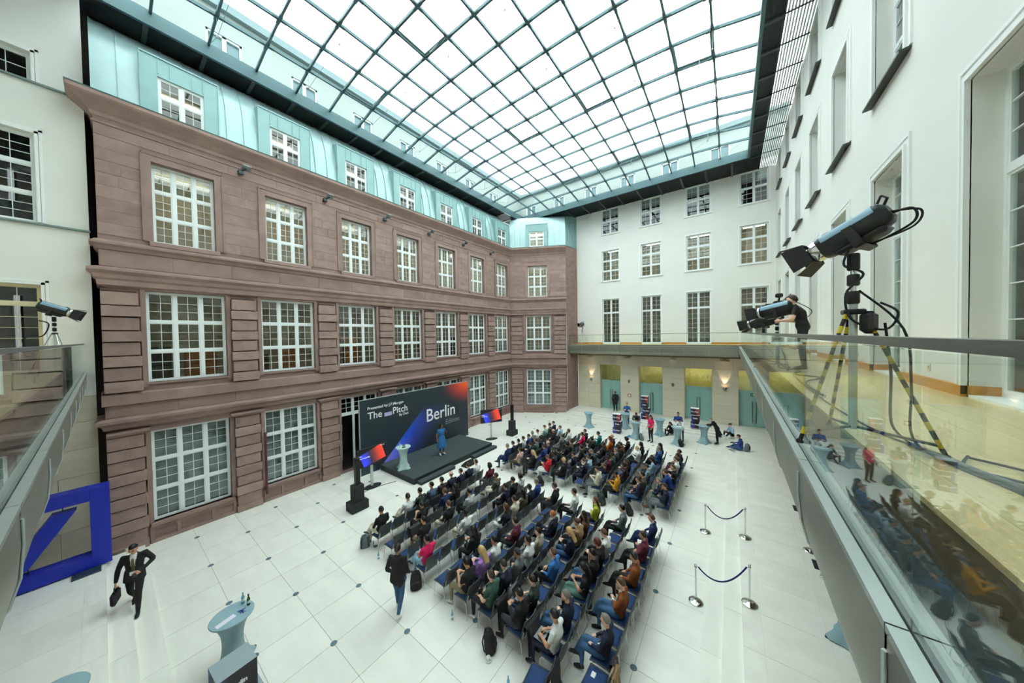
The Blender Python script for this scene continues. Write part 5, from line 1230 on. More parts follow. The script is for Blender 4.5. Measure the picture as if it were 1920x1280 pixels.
def table(loc, label, m=STRETCH, rz=0.3):
    t = empty('high_table', loc, rz); tag(t, label, 'table', 'high tables with stretch covers')
    obj('stretch_cover', SM[m], t); MB().lathe([(0.335, 1.075), (0.365, 1.08), (0.368, 1.095), (0.36, 1.105)], 32).build('table_top', m, t)
    for k in range(4): a = k * A90; MB().lathe([(0.03, 0.0), (0.03, 0.03)], 8, (0.40 * math.cos(a), 0.40 * math.sin(a), 0)).build('foot', BLACKM, t)
    return t
table((-8.68, 1.5, 0), 'high table in blue-grey stretch cover at the near left'); table((-13.6, 8.98, 0.3), 'high table in pale stretch cover on the stage', STRETW)
for p, lb in (((-8.7, 21.55, 0), 'lone high table nearest the canted corner bay'), ((-6.37, 22.75, 0), 'high table behind the two-tone box tower'), ((-5.18, 20.95, 0), 'high table with food, left of the person in pink'), ((-3.98, 22.45, 0), 'high table right of the person in pink'), ((-2.74, 21.2, 0), 'high table with a black rucksack at its foot'), ((-1.41, 22.4, 0), 'high table the man in black leans on')): table(p, lb)
table((2.05, 9.3, 0.3), 'high table half hidden under the right balcony')
# bottles, papers, cups
GLB = glass('bottle_clear', (0.75, 0.92, 0.92), 1.0, 0.05); GRN = mat('bottle_green', (52, 96, 40), 0.15); LBLW = mat('label_white', (225, 228, 222), 0.6); WATER = mat('bottle_blue', (120, 186, 206), 0.2)
def bottle(loc, label, m=WATER, h=0.24, group='water bottles'):
    b = empty('bottle', loc); tag(b, label, 'bottle', group); k = h / 0.24
    MB().lathe([(0.026, 0), (0.031, 0.01), (0.031, 0.14), (0.013, 0.185), (0.013, 0.225)], 10).xf(Matrix.Scale(k, 4)).build('bottle_body', m, b)
    MB().lathe([(0.0315, 0.05), (0.0315, 0.11)], 10, cap=False).xf(Matrix.Scale(k, 4)).build('bottle_label', LBLW, b); MB().lathe([(0.015, 0.222), (0.015, 0.24)], 8).xf(Matrix.Scale(k, 4)).build('bottle_cap', BLACKM if m is GRN else WATER, b)
bottle((-8.86, 1.72, 1.105), 'clear bottle on the near left high table', WATER); bottle((-8.70, 1.78, 1.105), 'green bottle on the near left high table', GRN)
bottle((-13.75, 8.9, 1.405), 'clear bottle on the stage table'); bottle((-9.05, 5.0, 0), 'water bottle on the floor beside the leftmost front chairs'); bottle((-9.75, 5.22, 0), 'small bottle on the floor by the grey rucksack', WATER, 0.18)
for i, (x, y) in enumerate(((-5.6, 4.95), (-4.45, 4.9), (-3.6, 4.6), (-2.0, 11.0))): bottle((x, y, 0), 'water bottle on the floor, ' + ('beside the black T-shirt person', 'beside the coffee cup', 'in front of the hanging black coats', 'in the gap right of the aisle')[i])
pp = MB().bbox(-0.06, 0.06, -0.16, 0.16, 0, 0.006, 0.002).build('paper_stack', mat('paper', (222, 222, 236), 0.7), loc=(-8.58, 1.38, 1.105), rot=(0, 0, 0.25)); tag(pp, 'stack of white paper strips on the near left high table', 'paper')
PEN = mat('pen_blue', (30, 40, 170), 0.3)
for i in range(6):
    o = MB().tube([(-0.06, 0, 0.006), (0.05, 0, 0.006), (0.065, 0, 0.006)], [0.005, 0.005, 0.002], 6).build('pen', PEN, loc=(-8.66 + 0.02 * i, 1.64 + 0.012 * (i % 3), 1.105 + 0.004 * i), rot=(0, 0, 1.2 + 0.5 * i)); tag(o, 'blue pen scattered on the near left high table', 'pen', 'pens on the near left table')
def cup(loc, label):
    c = empty('coffee_cup', loc); tag(c, label, 'cup'); MB().lathe([(0.02, 0.01), (0.07, 0.016), (0.072, 0.02)], 16).build('saucer', LBLW, c)
    MB().lathe([(0.025, 0.02), (0.04, 0.05), (0.043, 0.085)], 14).build('cup_body', LBLW, c); MB().lathe([(0.001, 0.078), (0.04, 0.078)], 14).build('coffee', mat('coffee', (120, 88, 60), 0.2), c); MB().tube([(0.042, 0, 0.075), (0.065, 0, 0.07), (0.062, 0, 0.045), (0.036, 0, 0.04)], 0.005, 5).build('cup_handle', LBLW, c)
cup((-4.25, 4.75, 0), 'coffee cup on a saucer on the floor by the front-left bags'); cup((-3.05, 4.55, 0), 'coffee cup on the floor beside the coat-hung chair')
for i, (x, y, r, m_) in enumerate(((-13.75, 9.12, 0.07, BLACK), (-13.5, 8.95, 0.08, BLACK), (-13.62, 8.85, 0.06, LBLW))):
    o = MB().bbox(-r, r, -r * 0.7, r * 0.7, 0, 0.03, 0.005).build('stage_item', m_, loc=(x, y, 1.405), rot=(0, 0, i)); tag(o, ('black case', 'black notebook', 'white card stack')[i] + ' on the stage table', 'item')
NLT = (-8.72, -0.62, 0.3)
# printed display boxes
def print_box(loc, s, rz, label, words, wedge):
    b = empty('display_box', loc, rz); tag(b, label, 'box', 'printed display boxes')
    MB().box(-s[0] / 2, s[0] / 2, -s[1] / 2, s[1] / 2, s[2] - 0.004, s[2]).build('box_lid', TXT if loc[1] > 5 else mat('box_grey', (150, 166, 170), 0.7), b)
    m = PBOX[wedge]
    for a in range(4):
        w = s[0] if a % 2 == 0 else s[1]; d = (s[1] if a % 2 == 0 else s[0]) / 2
        side = MB().box(0, w, 0, 0.004, 0, s[2] - 0.004).build('box_side', m if a != 3 else PBOX[(wedge + 1) % 3], b); side.rotation_euler = (0, 0, a * A90)
        side.location = Matrix.Rotation(a * A90, 3, 'Z') @ Vector((-w / 2, -d, 0))
        if a in (0, 3): print_text(words, 0.11, w * 0.5, s[2] * 0.45, TXT, side, -0.004, bold=0.003, align='CENTER')
PBOX = [gradient_print('box_print_%d' % i, 'box', ((0.62, 0.9), (0.4, 1.4), (1.1, 0.5))[i]) for i in range(3)]
def tower(x, y, z, rz, n, label, offs, wd):
    for k in range(n):
        print_box((x + offs[k][0], y + offs[k][1], z + 0.45 * k), (0.5, 0.45, 0.45), rz, '%s box from the floor of the %s' % (('lowest', 'second', 'third', 'top')[k] if not (n == 3 and k == 2) else 'top', label), ('The_Pitch', 'Berlin', 'The_Pitch', 'Berlin')[k % 4] if n == 3 else ('Berlin', 'The_Pitch', 'Berlin', 'The_Pitch')[k], wd[k])
tower(-6.55, 21.4, 0, 0.05, 3, 'printed tower nearest the audience', ((0, 0), (0.08, -0.05), (0, 0)), (2, 0, 1))
tower(-5.5, 25.05, 0.3, 0.05, 4, 'tall printed tower by the second door', ((0, 0), (0.1, 0), (0, 0), (0, 0)), (1, 2, 0, 1))
tower(-2.1, 24.7, 0.3, 0.02, 3, 'printed tower by the third door', ((0, 0), (0.05, -0.08), (0, 0)), (2, 0, 1))
print_box((-7.35, 1.26, 0.62), (0.55, 0.5, 0.52), A90 + 0.06, 'upper printed box with red check at the bottom edge', 'Berlin', 2)
print_box((-7.35, 1.30, 0.0), (0.6, 0.6, 0.62), A90 + 0.06, 'lower printed box under the near left box', 'The_Pitch', 0)
table(NLT, 'high table cut off by the lower left edge of the picture')
o = MB().bbox(-0.09, 0.09, -0.15, 0.15, 0, 0.006, 0.002).build('yellow_card', mat('yellow_card', (232, 226, 30), 0.6), loc=(NLT[0] - 0.12, NLT[1] - 0.1, 1.406), rot=(0, 0, 0.3)); tag(o, 'yellow card on the cut-off table at the lower left', 'card')

# ------------------------------------------------------------------ rope barriers
NAVYR = mat('rope_velvet_navy', (24, 32, 92), 0.8); CONE = mat('stanchion_base_dark', (60, 62, 62), 0.25, metal=0.9)
def stanchion(p, label):
    s = empty('barrier_post', p); tag(s, label, 'post', 'chrome barrier posts')
    MB().lathe([(0.165, 0), (0.168, 0.012), (0.16, 0.022), (0.10, 0.03), (0.03, 0.045), (0.02, 0.05)], 28).build('post_base', CHROME, s)
    MB().lathe([(0.02, 0.04), (0.02, 0.93)], 14).build('post', CHROME, s); MB().ball((0, 0, 0.965), 0.034, 12).build('finial', CHROME, s); MB().lathe([(0.028, 0.90), (0.032, 0.905), (0.032, 0.93), (0.028, 0.935)], 14).build('rope_ring', CHROME, s)
def rope(a, b, label, sag=0.38):
    a, b = Vector(a), Vector(b); r = empty('barrier_rope', (a + b) / 2 * Vector((1, 1, 0)) if False else ((a.x + b.x) / 2, (a.y + b.y) / 2, 0)); tag(r, label, 'rope', 'navy barrier ropes')
    d = (b - a).normalized(); A, B = a + d * 0.06, b - d * 0.06; pts = []
    for k in range(17): t = k / 16; p = A.lerp(B, t); p.z -= sag * (1 - (2 * t - 1) ** 2); pts.append(p - Vector(r.location))
    MB().tube(pts, 0.018, 8).build('rope', NAVYR, r)
    for p, q in ((a, pts[0]), (b, pts[-1])): MB().tube([p - Vector(r.location) - Vector((0, 0, 0.0)), q], 0.009, 6).build('rope_hook', CHROME, r)
S1, S2, S3, S4 = (-0.75, 12.35, 0), (0.35, 12.2, 0.3), (-0.76, 8.95, 0), (0.35, 9.25, 0.3)
S5 = (1.92, 12.55, 0.3); S6 = (2.1, 11.4, 0.3)
for p, lb in ((S1, 'left post of the farther rope barrier'), (S2, 'right post of the farther rope barrier, on the step'), (S3, 'left post of the nearer rope barrier'), (S4, 'right post of the nearer rope barrier, on the step'), (S5, 'post with yellow tag under the balcony edge'), (S6, 'hidden post under the balcony')): stanchion(p, 'chrome ' + lb)
up9 = lambda p, z=0.92: (p[0], p[1], p[2] + z)
rope(up9(S1), up9(S2), 'navy rope of the farther barrier across the steps'); rope(up9(S3), up9(S4), 'navy rope of the nearer barrier across the steps'); rope(up9(S5), up9(S6), 'navy rope beside the balcony edge')
for i, (x, y) in enumerate(((2.2, 15.3), (2.2, 11.9))):
    o = MB().bbox(-0.32, 0.32, -0.22, 0.22, 0, 0.015, 0.004).build('floor_plate', BLACKM, loc=(x, y, 0.3)); tag(o, ('farther', 'nearer')[i] + ' flat black base plate under the right balcony edge', 'plate')
    MB().box(-0.03, 0.03, -0.03, 0.03, 0.015, 1.2).build('plate_post', BLACKM, o, loc=(0.25, 0, 0))

# ------------------------------------------------------------------ blue sculpture on the left: a square ring with a rising bar
BLUE = mat('deep_blue_lacquer', (16, 36, 170), 0.45)
lg = empty('blue_square_sculpture', (-15.5, 0.02, 0.34), A90); tag(lg, 'big deep blue square frame sculpture with a slanted bar, near left', 'sculpture')
s = 2.35; t = 0.36; dp = 0.42
MB().bbox(-s, -s + t, -dp / 2, dp / 2, 0, s, 0.006).bbox(-t, 0, -dp / 2, dp / 2, 0, s, 0.006).bbox(-s + t, -t, -dp / 2, dp / 2, 0, t, 0.006).bbox(-s + t, -t, -dp / 2, dp / 2, s - t, s, 0.006).build('square_frame', BLUE, lg)
pr = [(-s + t + 0.22, t + 0.16), (-s + t + 0.62, t + 0.16), (-t - 0.22, s - t - 0.16), (-t - 0.62, s - t - 0.16)]
MB().add([(x, y, z) for y in (-0.14, 0.14) for x, z in pr], [(0, 1, 2, 3), (7, 6, 5, 4), (0, 4, 5, 1), (1, 5, 6, 2), (2, 6, 7, 3), (3, 7, 4, 0)]).build('slanted_bar', BLUE, lg)
for x in (-0.45, -1.95): MB().box(x - 0.25, x + 0.25, -0.55, 0.3, -0.04, 0.0).build('base_plate', mat('steel_plate', (70, 88, 96), 0.4, metal=0.6), lg)
MB().tube([(pr[0][0] + 0.4, 0, t), (pr[0][0] + 0.4, 0, t + 0.2)], 0.012, 6).tube([(-t - 0.45, 0, s - t), (-t - 0.45, 0, s - t - 0.2)], 0.012, 6).build('bar_pin', BLACK, lg)

# ------------------------------------------------------------------ recessed floor lights
FL_R = mat('floor_light_ring', (120, 128, 130), 0.3, metal=0.9); FL_G = mat('floor_light_glass', (100, 128, 138), 0.15); FLO = mat('floor_light_lit', (225, 240, 242), 0.3)
FR = MB().lathe([(0.07, 0.001), (0.068, 0.006), (0.058, 0.007)], 20, cap=False).mesh('light_ring', FL_R); FG = MB().lathe([(0.001, 0.004), (0.06, 0.005)], 20, cap=False).mesh('light_lens', FL_G)
for k in range(14):
    for j in range(20):
        x, y = -15.41 + T * k, 0.68 + T * (j + 1)
        if (k + j) % 2 or x > -0.8: continue
        if -15.2 < x < -11.7 and 8.4 < y < 14.5: continue
        if -10.0 < x < -1.95 and (5.6 < y < 10.2 or 12.2 < y < 17.4): continue
        if y > 23.5: continue
        o = obj('floor_light', FR, None, (x, y, 0)); obj('light_lens', FG, o); tag(o, 'round light set flush into the pale floor slabs', 'light', 'recessed floor lights')

# ------------------------------------------------------------------ bags and coats
def backpack(loc, rz, m, label, h=0.46, tilt=0.15):
    b = empty('backpack', loc, rz); b.rotation_euler = (0, -tilt, rz); tag(b, label, 'bag', 'bags on the floor')
    R = []
    for t_, w, d in ((0.0, 0.13, 0.08), (0.04, 0.155, 0.10), (0.45, 0.155, 0.105), (0.75, 0.135, 0.09), (0.93, 0.09, 0.06), (1.0, 0.03, 0.02)):
        R.append([(d * 1.05 * math.copysign(abs(math.cos(a)) ** 0.6, math.cos(a)), w * math.copysign(abs(math.sin(a)) ** 0.6, math.sin(a)), h * t_) for a in np.linspace(0, 2 * PI, 20, endpoint=False)])
    MB().rings(R).build('bag_body', m, b); MB().bbox(0.07, 0.14, -0.11, 0.11, 0.03, h * 0.48, 0.02).build('front_pocket', m, b)
    for y in (-0.08, 0.08): MB().tube([(-0.08, y, h * 0.88), (-0.13, y * 1.2, h * 0.6), (-0.12, y * 1.3, h * 0.2), (-0.07, y * 1.4, 0.04)], 0.016, 6).build('shoulder_strap', BLACKM, b)
    MB().tube([(-0.03, -0.04, h * 0.95), (-0.05, 0, h * 1.08), (-0.03, 0.04, h * 0.95)], 0.01, 5).build('grab_handle', BLACKM, b)
BGREY = mat('bag_grey', (108, 122, 126), 0.8, var=0.15, scale=20); BBLK = mat('bag_black', (26, 27, 30), 0.75); BGRN = mat('bag_green', (44, 58, 54), 0.8)
backpack((-9.95, 5.05, 0), 2.6, BGREY, 'grey rucksack on the floor beside the front row end')
backpack((-7.12, 5.0, 0), -0.6, BBLK, 'black rucksack standing behind the man in black hoodie')
backpack((-4.30, 11.95, 0), -0.5, BGRN, 'dark green rucksack with orange piping beside the mustard jacket'); backpack((-3.2, 11.9, 0), 0.6, BBLK, 'black bag on the aisle floor behind the green rucksack'); backpack((-7.2, 11.95, 0), 1.0, BBLK, 'black bag on the aisle floor beside the red hood')
backpack((-2.5, 20.9, 0), 0.4, BBLK, 'black rucksack leaning on a far high table'); backpack((-4.75, 20.75, 0), 0.2, BGREY, 'grey and maroon bag on the floor left of the person in pink'); backpack((-4.35, 4.95, 0), 0.5, BBLK, 'black bag hanging low beside the near row'); backpack((-6.1, 10.4, 0), 0.5, BBLK, 'black bag in the aisle behind the near block'); backpack((-3.05, 7.2, 0), 2.0, BBLK, 'black bag between the eighth and ninth near rows'); backpack((-0.62, 23.95, 0.1), 0.2, BBLK, 'black bag on the lap of the floor sitter by the wall')
o = MB().bbox(-0.14, 0.14, -0.1, 0.1, 0, 0.05, 0.02).ball((0.02, 0, 0.07), 0.09, 8, 0, 1.2, 0.9, 0.5).build('cloth_bag', mat('bag_blue', (60, 140, 180), 0.8), loc=(-5.6, 21.0, 0)); tag(o, 'crumpled blue bag on the floor by a far table', 'bag')
def coat(loc, rz, m, label, w=0.44, l=0.55, over=0.16):
    """garment draped over a chair back: folded sheet with soft pleats"""
    mb = MB(); nu, nv = 16, 14; P = []
    for i in range(nu + 1):
        for j in range(nv + 1):
            t_ = i / nu; v = j / nv - 0.5; s_ = t_ * (l + over)
            if s_ < over: x, z = 0.05 - 0.02, 0.86 - (over - s_)
            else: x, z = -0.05, 0.86 - (s_ - over)
            f = abs(s_ - over) / (l + over)
            P.append((-0.31 + x + 0.022 * math.sin(v * 26 + 2 * f) * f * (1 if s_ > over else -1) - 0.05 * f * (1 if s_ > over else 0), v * w * (1 - 0.25 * f * (0.6 + 0.4 * math.sin(v * 9))), z))
    W_ = nv + 1
    mb.add(P, [(i * W_ + j, i * W_ + j + 1, (i + 1) * W_ + j + 1, (i + 1) * W_ + j) for i in range(nu) for j in range(nv)], 0, True)
    mb.add([(p[0] - 0.018, p[1] * 0.97, p[2]) for p in P], [(i * W_ + j, (i + 1) * W_ + j, (i + 1) * W_ + j + 1, i * W_ + j + 1) for i in range(nu) for j in range(nv)], 0, True)
    return tag(mb.build('coat', m, loc=loc, rot=(0, 0, rz)), label, 'coat')
chair((-3.0, 4.75, 0), PI + 0.1, 'front-most charcoal chair hung with a black coat', 'near block conference chairs')
coat((-3.0, 4.75, 0), PI + 0.1, cloth('black'), 'black coat over the chair left of the laptop user', 0.42, 0.72)
coat((-2.08, 5.38, 0), PI, cloth('tan'), 'long beige coat over the empty end chair', 0.30, 0.78); coat((-2.13, 5.55, 0), PI, cloth('plum'), 'dark maroon jacket beside the beige coat', 0.2, 0.5)
coat((-3.84, 5.36, 0), PI, cloth('black'), 'black coat behind the person in black with phone', 0.5, 0.62); coat((-4.7, 5.38, 0), PI, cloth('black'), 'black jacket behind the person in green T-shirt', 0.4, 0.6)
coat((-8.72, 5.9, 0), PI, cloth('dkgray'), 'dark jacket over the second chair of the second row', 0.4, 0.4); coat((-6.25, 5.9, 0), PI, cloth('black'), 'black jacket over an empty chair of the fifth row', 0.4, 0.42)
o = obj('badge', MB().bbox(-0.04, 0.04, -0.055, 0.055, 0, 0.006, 0.002).mesh('badge', LBLW), None, (-2.15, 5.4, 0.476)); tag(o, 'white card lying on the blue pad of the end chair', 'card')

# ------------------------------------------------------------------ people on their feet and on the floor
def standing(**k):
    J = dict(pelvis=(0, 0, 0.96), chest=(-0.01, 0, 1.28), neck=(-0.015, 0, 1.48), head=(0.015, 0, 1.63), shl=(-0.015, 0.185, 1.42), shr=(-0.015, -0.185, 1.42), hipl=(0, 0.09, 0.93), hipr=(0, -0.09, 0.93), knl=(0.02, 0.10, 0.51), knr=(0.02, -0.10, 0.51),
             anl=(-0.02, 0.11, 0.10), anr=(-0.02, -0.11, 0.10), toel=(0.14, 0.14, 0.035), toer=(0.14, -0.14, 0.035), ell=(-0.04, 0.25, 1.14), elr=(-0.04, -0.25, 1.14), wrl=(0.05, 0.25, 0.90), wrr=(0.05, -0.25, 0.90), pnl=(0, -1, 0), pnr=(0, 1, 0), curl=0.35)
    J.update(k); return J
FOLD = dict(ell=(0.06, 0.25, 1.17), elr=(0.06, -0.25, 1.17), wrl=(0.17, -0.08, 1.22), wrr=(0.16, 0.08, 1.19))
def face(p, q): return math.atan2(q[1] - p[1], q[0] - p[0])
hood = body_mesh(standing(knl=(0.10, 0.10, 0.52), anl=(0.16, 0.11, 0.10), toel=(0.32, 0.12, 0.05), knr=(-0.02, -0.10, 0.51), anr=(-0.26, -0.11, 0.17), toer=(-0.14, -0.12, 0.05), wrl=(0.12, 0.22, 0.93), wrr=(0.14, -0.23, 0.95), ell=(-0.06, 0.27, 1.14), elr=(-0.05, -0.27, 1.13)), coat=0.12, voxel=0.016, fat=1.08)
p = person(hood, (-6.86, 4.3, 0), math.radians(120), 'black', 'jeans', 'white', 1, hair=('short', 'black'), label='person in black hoodie and blue jeans walking away beside the near rows', scale=1.0)
hd = MB().ball((0, 0, 0), 0.12, 10, 0, 0.75, 1.0, 0.5).build('hood', cloth('black'), p, loc=(-0.10, 0, 1.44))
suit = body_mesh(standing(pelvis=(0.02, 0, 0.94), knl=(0.22, 0.10, 0.53), anl=(0.30, 0.10, 0.12), toel=(0.45, 0.11, 0.06), knr=(-0.06, -0.10, 0.50), anr=(-0.34, -0.10, 0.20), toer=(-0.22, -0.11, 0.05), ell=(-0.12, 0.30, 1.15), wrl=(0.16, 0.12, 1.03), hdl=(0.6, -0.6, 0.1), elr=(-0.02, -0.28, 1.13), wrr=(0.05, -0.30, 0.88), head_rot=(0, 0.45, -0.15), head=(0.05, 0, 1.62), curl=1.0), coat=0.12, open_front=True, voxel=0.016)
sp_ = (-12.45, 0.35, 0.08); rzs = face(sp_, (-8.0, -0.9))
p = person(suit, sp_, rzs, 'black', 'black', 'black', 1, hair=('short', 'black'), label='person in black suit and patterned tie walking with a bag at the near left')
tie = MB().add([(0.128, -0.018, 1.40), (0.128, 0.018, 1.40), (0.145, 0.03, 1.10), (0.145, 0, 1.05), (0.145, -0.03, 1.10)], [(0, 1, 2, 3, 4)]).add([(0.12, -0.018, 1.40), (0.12, 0.018, 1.40), (0.135, 0.03, 1.10), (0.135, 0, 1.05), (0.135, -0.03, 1.10)], [(4, 3, 2, 1, 0)]).build('tie', mat('tie_gold', (120, 96, 50), 0.6, var=0.4, scale=40), p)
MB().box(0.15, 0.156, -0.05, 0.05, 1.0, 1.09).build('name_badge', LBLW, p); MB().tube([(0.02, 0.07, 1.46), (0.13, 0.05, 1.3), (0.152, 0.0, 1.09)], 0.006, 5).tube([(0.02, -0.07, 1.46), (0.13, -0.05, 1.3), (0.152, 0.0, 1.09)], 0.006, 5).build('lanyard', BLACKM, p)
Ms = Matrix.Translation(sp_) @ Matrix.Rotation(rzs, 4, 'Z')
bg = empty('briefcase', Ms @ Vector((0.06, -0.31, 0.40)), rzs); tag(bg, 'black soft briefcase in the hand of the walking suited person', 'bag')
MB().bbox(-0.19, 0.19, -0.05, 0.05, 0.0, 0.30, 0.04).build('bag_body', BBLK, bg); MB().tube([(-0.07, 0, 0.29), (-0.05, 0, 0.40), (0.05, 0, 0.40), (0.07, 0, 0.29)], 0.011, 6).build('bag_handle', BLACKM, bg)
q = Ms @ Vector((0.28, 0.06, 1.04)); o = obj('smartphone', PHM, None, q, (0, 0.5, rzs)); obj('phone_screen', PHS, o); tag(o, 'phone in the hand of the suited person at the near left', 'phone')
spk = body_mesh(standing(ell=(0.02, 0.30, 1.18), wrl=(0.20, 0.22, 1.34), hdl=(0.3, -0.1, 1), pnl=(1, 0, 0), elr=(-0.03, -0.28, 1.13), wrr=(0.03, -0.29, 0.88), head_rot=(0, 0, 0.5)), 'tee', skirt=0.52, voxel=0.018, fat=1.12)
p = person(spk, (-13.35, 11.28, 0.3), math.radians(-12), 'dress', 'dress', 'white', 2, hair=('long', 'black'), label='presenter in a blue dress and white shoes speaking on the stage')
MB().lathe([(0.17, 0.985), (0.19, 0.99), (0.19, 1.03), (0.17, 1.035)], 20).xf(Matrix.Diagonal((0.74, 1, 1, 1))).build('belt', cloth('dress'), p)
q = Matrix.Translation((-13.35, 11.28, 0.3)) @ Matrix.Rotation(math.radians(-12), 4, 'Z') @ Vector((0.27, 0.20, 1.46)); o = MB().tube([(0, 0, -0.08), (0, 0, 0.06)], 0.012, 8).build('microphone_grip', BLACK, loc=q, rot=(0.2, 0.3, 0)); tag(o, 'small clicker in the hand of the presenter', 'clicker')
stand = body_mesh(standing(), 'long', voxel=0.02); standt = body_mesh(standing(), 'long', coat=0.35, voxel=0.02); fold = body_mesh(standing(**FOLD), voxel=0.02)
pink = body_mesh(standing(wrl=(0.12, 0.2, 0.95), ell=(0.0, 0.27, 1.14), head_rot=(0, 0.35, 0.3)), 'tee', voxel=0.02, fat=1.1)
leanf = body_mesh(standing(chest=(0.14, 0, 1.22), neck=(0.26, 0, 1.38), head=(0.34, 0, 1.49), shl=(0.20, 0.185, 1.33), shr=(0.20, -0.185, 1.33), ell=(0.36, 0.22, 1.12), elr=(0.36, -0.22, 1.12), wrl=(0.56, 0.08, 1.14), wrr=(0.56, -0.06, 1.14), head_rot=(0, 0.5, 0), pnl=(0, 0, -1), pnr=(0, 0, -1)), voxel=0.02, coat=0.08)
person(standt, (-8.15, 26.2, 0.3), -1.4, 'black', 'black', 'black', 3, hair=('bald', 'black'), label='person in long black coat standing in front of the first glass door')
person(fold, (-6.45, 23.55, 0.0), -1.35, 'denim', 'jeans', 'white', 0, hair=('crop', 'brown'), label='person in blue sweater with folded arms behind a far high table')
p = person(pink, (-4.2, 20.72, 0), -2.2, 'magenta', 'black', 'black', 1, hair=('long', 'black'), label='person in bright pink T-shirt standing between the far tables')
MB().box(0.135, 0.142, -0.04, 0.04, 1.05, 1.14).build('name_badge', LBLW, p)
person(leanf, (-5.3, 21.75, 0), -1.45, 'dkgray', 'black', 'black', 2, hair=('short', 'black'), label='person in dark jacket eating at a far high table')
person(leanf, (-0.72, 22.55, 0), 3.05, 'black', 'black', 'black', 0, hair=('crop', 'grey'), label='person in black leaning on the rightmost far high table')
person(fold, (-2.85, 22.4, 0), -1.5, 'royal', 'navy', 'black', 1, hair=('short', 'black'), label='person in bright blue jacket behind the table with the rucksack')
person(leanf, (-2.62, 21.9, 0), -1.75, 'white', 'graypants', 'black', 1, hair=('short', 'black'), label='person in white leaning over the table with the rucksack', scale=0.95)
crouch = body_mesh(seated(pelvis=(0, 0, 0.13), chest=(0.02, 0, 0.44), neck=(0.07, 0, 0.62), head=(0.12, 0, 0.755), shl=(0.05, 0.18, 0.56), shr=(0.05, -0.18, 0.56), hipl=(0.02, 0.09, 0.12), hipr=(0.02, -0.09, 0.12), knl=(0.30, 0.22, 0.36), knr=(0.30, -0.22, 0.36), anl=(0.45, 0.10, 0.09), anr=(0.45, -0.10, 0.09), toel=(0.58, 0.12, 0.035), toer=(0.58, -0.12, 0.035), ell=(0.14, 0.25, 0.34), elr=(0.14, -0.25, 0.34), wrl=(0.36, 0.08, 0.40), wrr=(0.36, -0.08, 0.40), head_rot=(0, 0.5, 0)), voxel=0.02)
cross = body_mesh(seated(pelvis=(0, 0, 0.12), chest=(0.0, 0, 0.44), neck=(0.04, 0, 0.62), head=(0.09, 0, 0.755), shl=(0.01, 0.18, 0.56), shr=(0.01, -0.18, 0.56), hipl=(0.02, 0.09, 0.11), hipr=(0.02, -0.09, 0.11), knl=(0.36, 0.26, 0.14), knr=(0.36, -0.26, 0.14), anl=(0.55, 0.02, 0.09), anr=(0.50, -0.02, 0.10), toel=(0.66, 0.06, 0.05), toer=(0.62, -0.10, 0.05), ell=(0.12, 0.25, 0.34), elr=(0.12, -0.25, 0.34), wrl=(0.34, 0.10, 0.34), wrr=(0.34, -0.10, 0.34), head_rot=(0, 0.5, 0)), voxel=0.02)
person(crouch, (-3.35, 23.1, 0), -2.2, 'black', 'black', 'black', 0, hair=('long', 'dark'), label='person in black crouching behind a far high table')
person(crouch, (0.02, 23.6, 0.3), -2.5, 'ltblue', 'black', 'white', 0, hair=('bun', 'dark'), label='person in pale blue sitting on the steps against the far right wall')
p = person(cross, (0.42, 21.2, 0.3), 3.0, 'blue', 'jeans', 'black', 1, hair=('short', 'black'), label='person in blue sweater sitting on the floor with a tablet')
backpack((0.72, 21.2, 0.32), 3.0, BGREY, 'grey backpack on the back of the floor sitter with a tablet', 0.42, -0.1)
o = MB().bbox(-0.08, 0.08, -0.11, 0.11, 0, 0.008, 0.003).build('tablet', BLACK, loc=(0.0, 21.2, 0.68), rot=(0, 0.5, 3.0)); tag(o, 'tablet held by the floor sitter in the blue sweater', 'tablet')
for i, (x, y, c_) in enumerate(((-5.25, 21.15, (214, 180, 110)), (-5.05, 21.05, (196, 60, 80)), (-5.3, 20.9, (200, 216, 226)))):
    o = MB().lathe([(0.03, 0), (0.085, 0.012), (0.09, 0.02)], 14).ball((0, 0, 0.03), 0.05, 8, 0, 1, 1, 0.5).build('snack_plate', mat('snack_%d' % i, c_, 0.7), loc=(x, y, 1.105)); tag(o, ('yellow', 'red', 'pale')[i] + ' snack plate on the far table left of the person in pink', 'plate')
for i in range(3):
    o = MB().bbox(-0.1, 0.1, -0.07, 0.07, 0, 0.012, 0.004).build('paper_sheet', LBLW, loc=(-2.85 + 0.12 * i, 21.15 + 0.03 * i, 1.106 + 0.004 * i), rot=(0, 0, 0.7 * i)); tag(o, 'white papers on the table with the rucksack', 'paper', 'papers on the rucksack table')

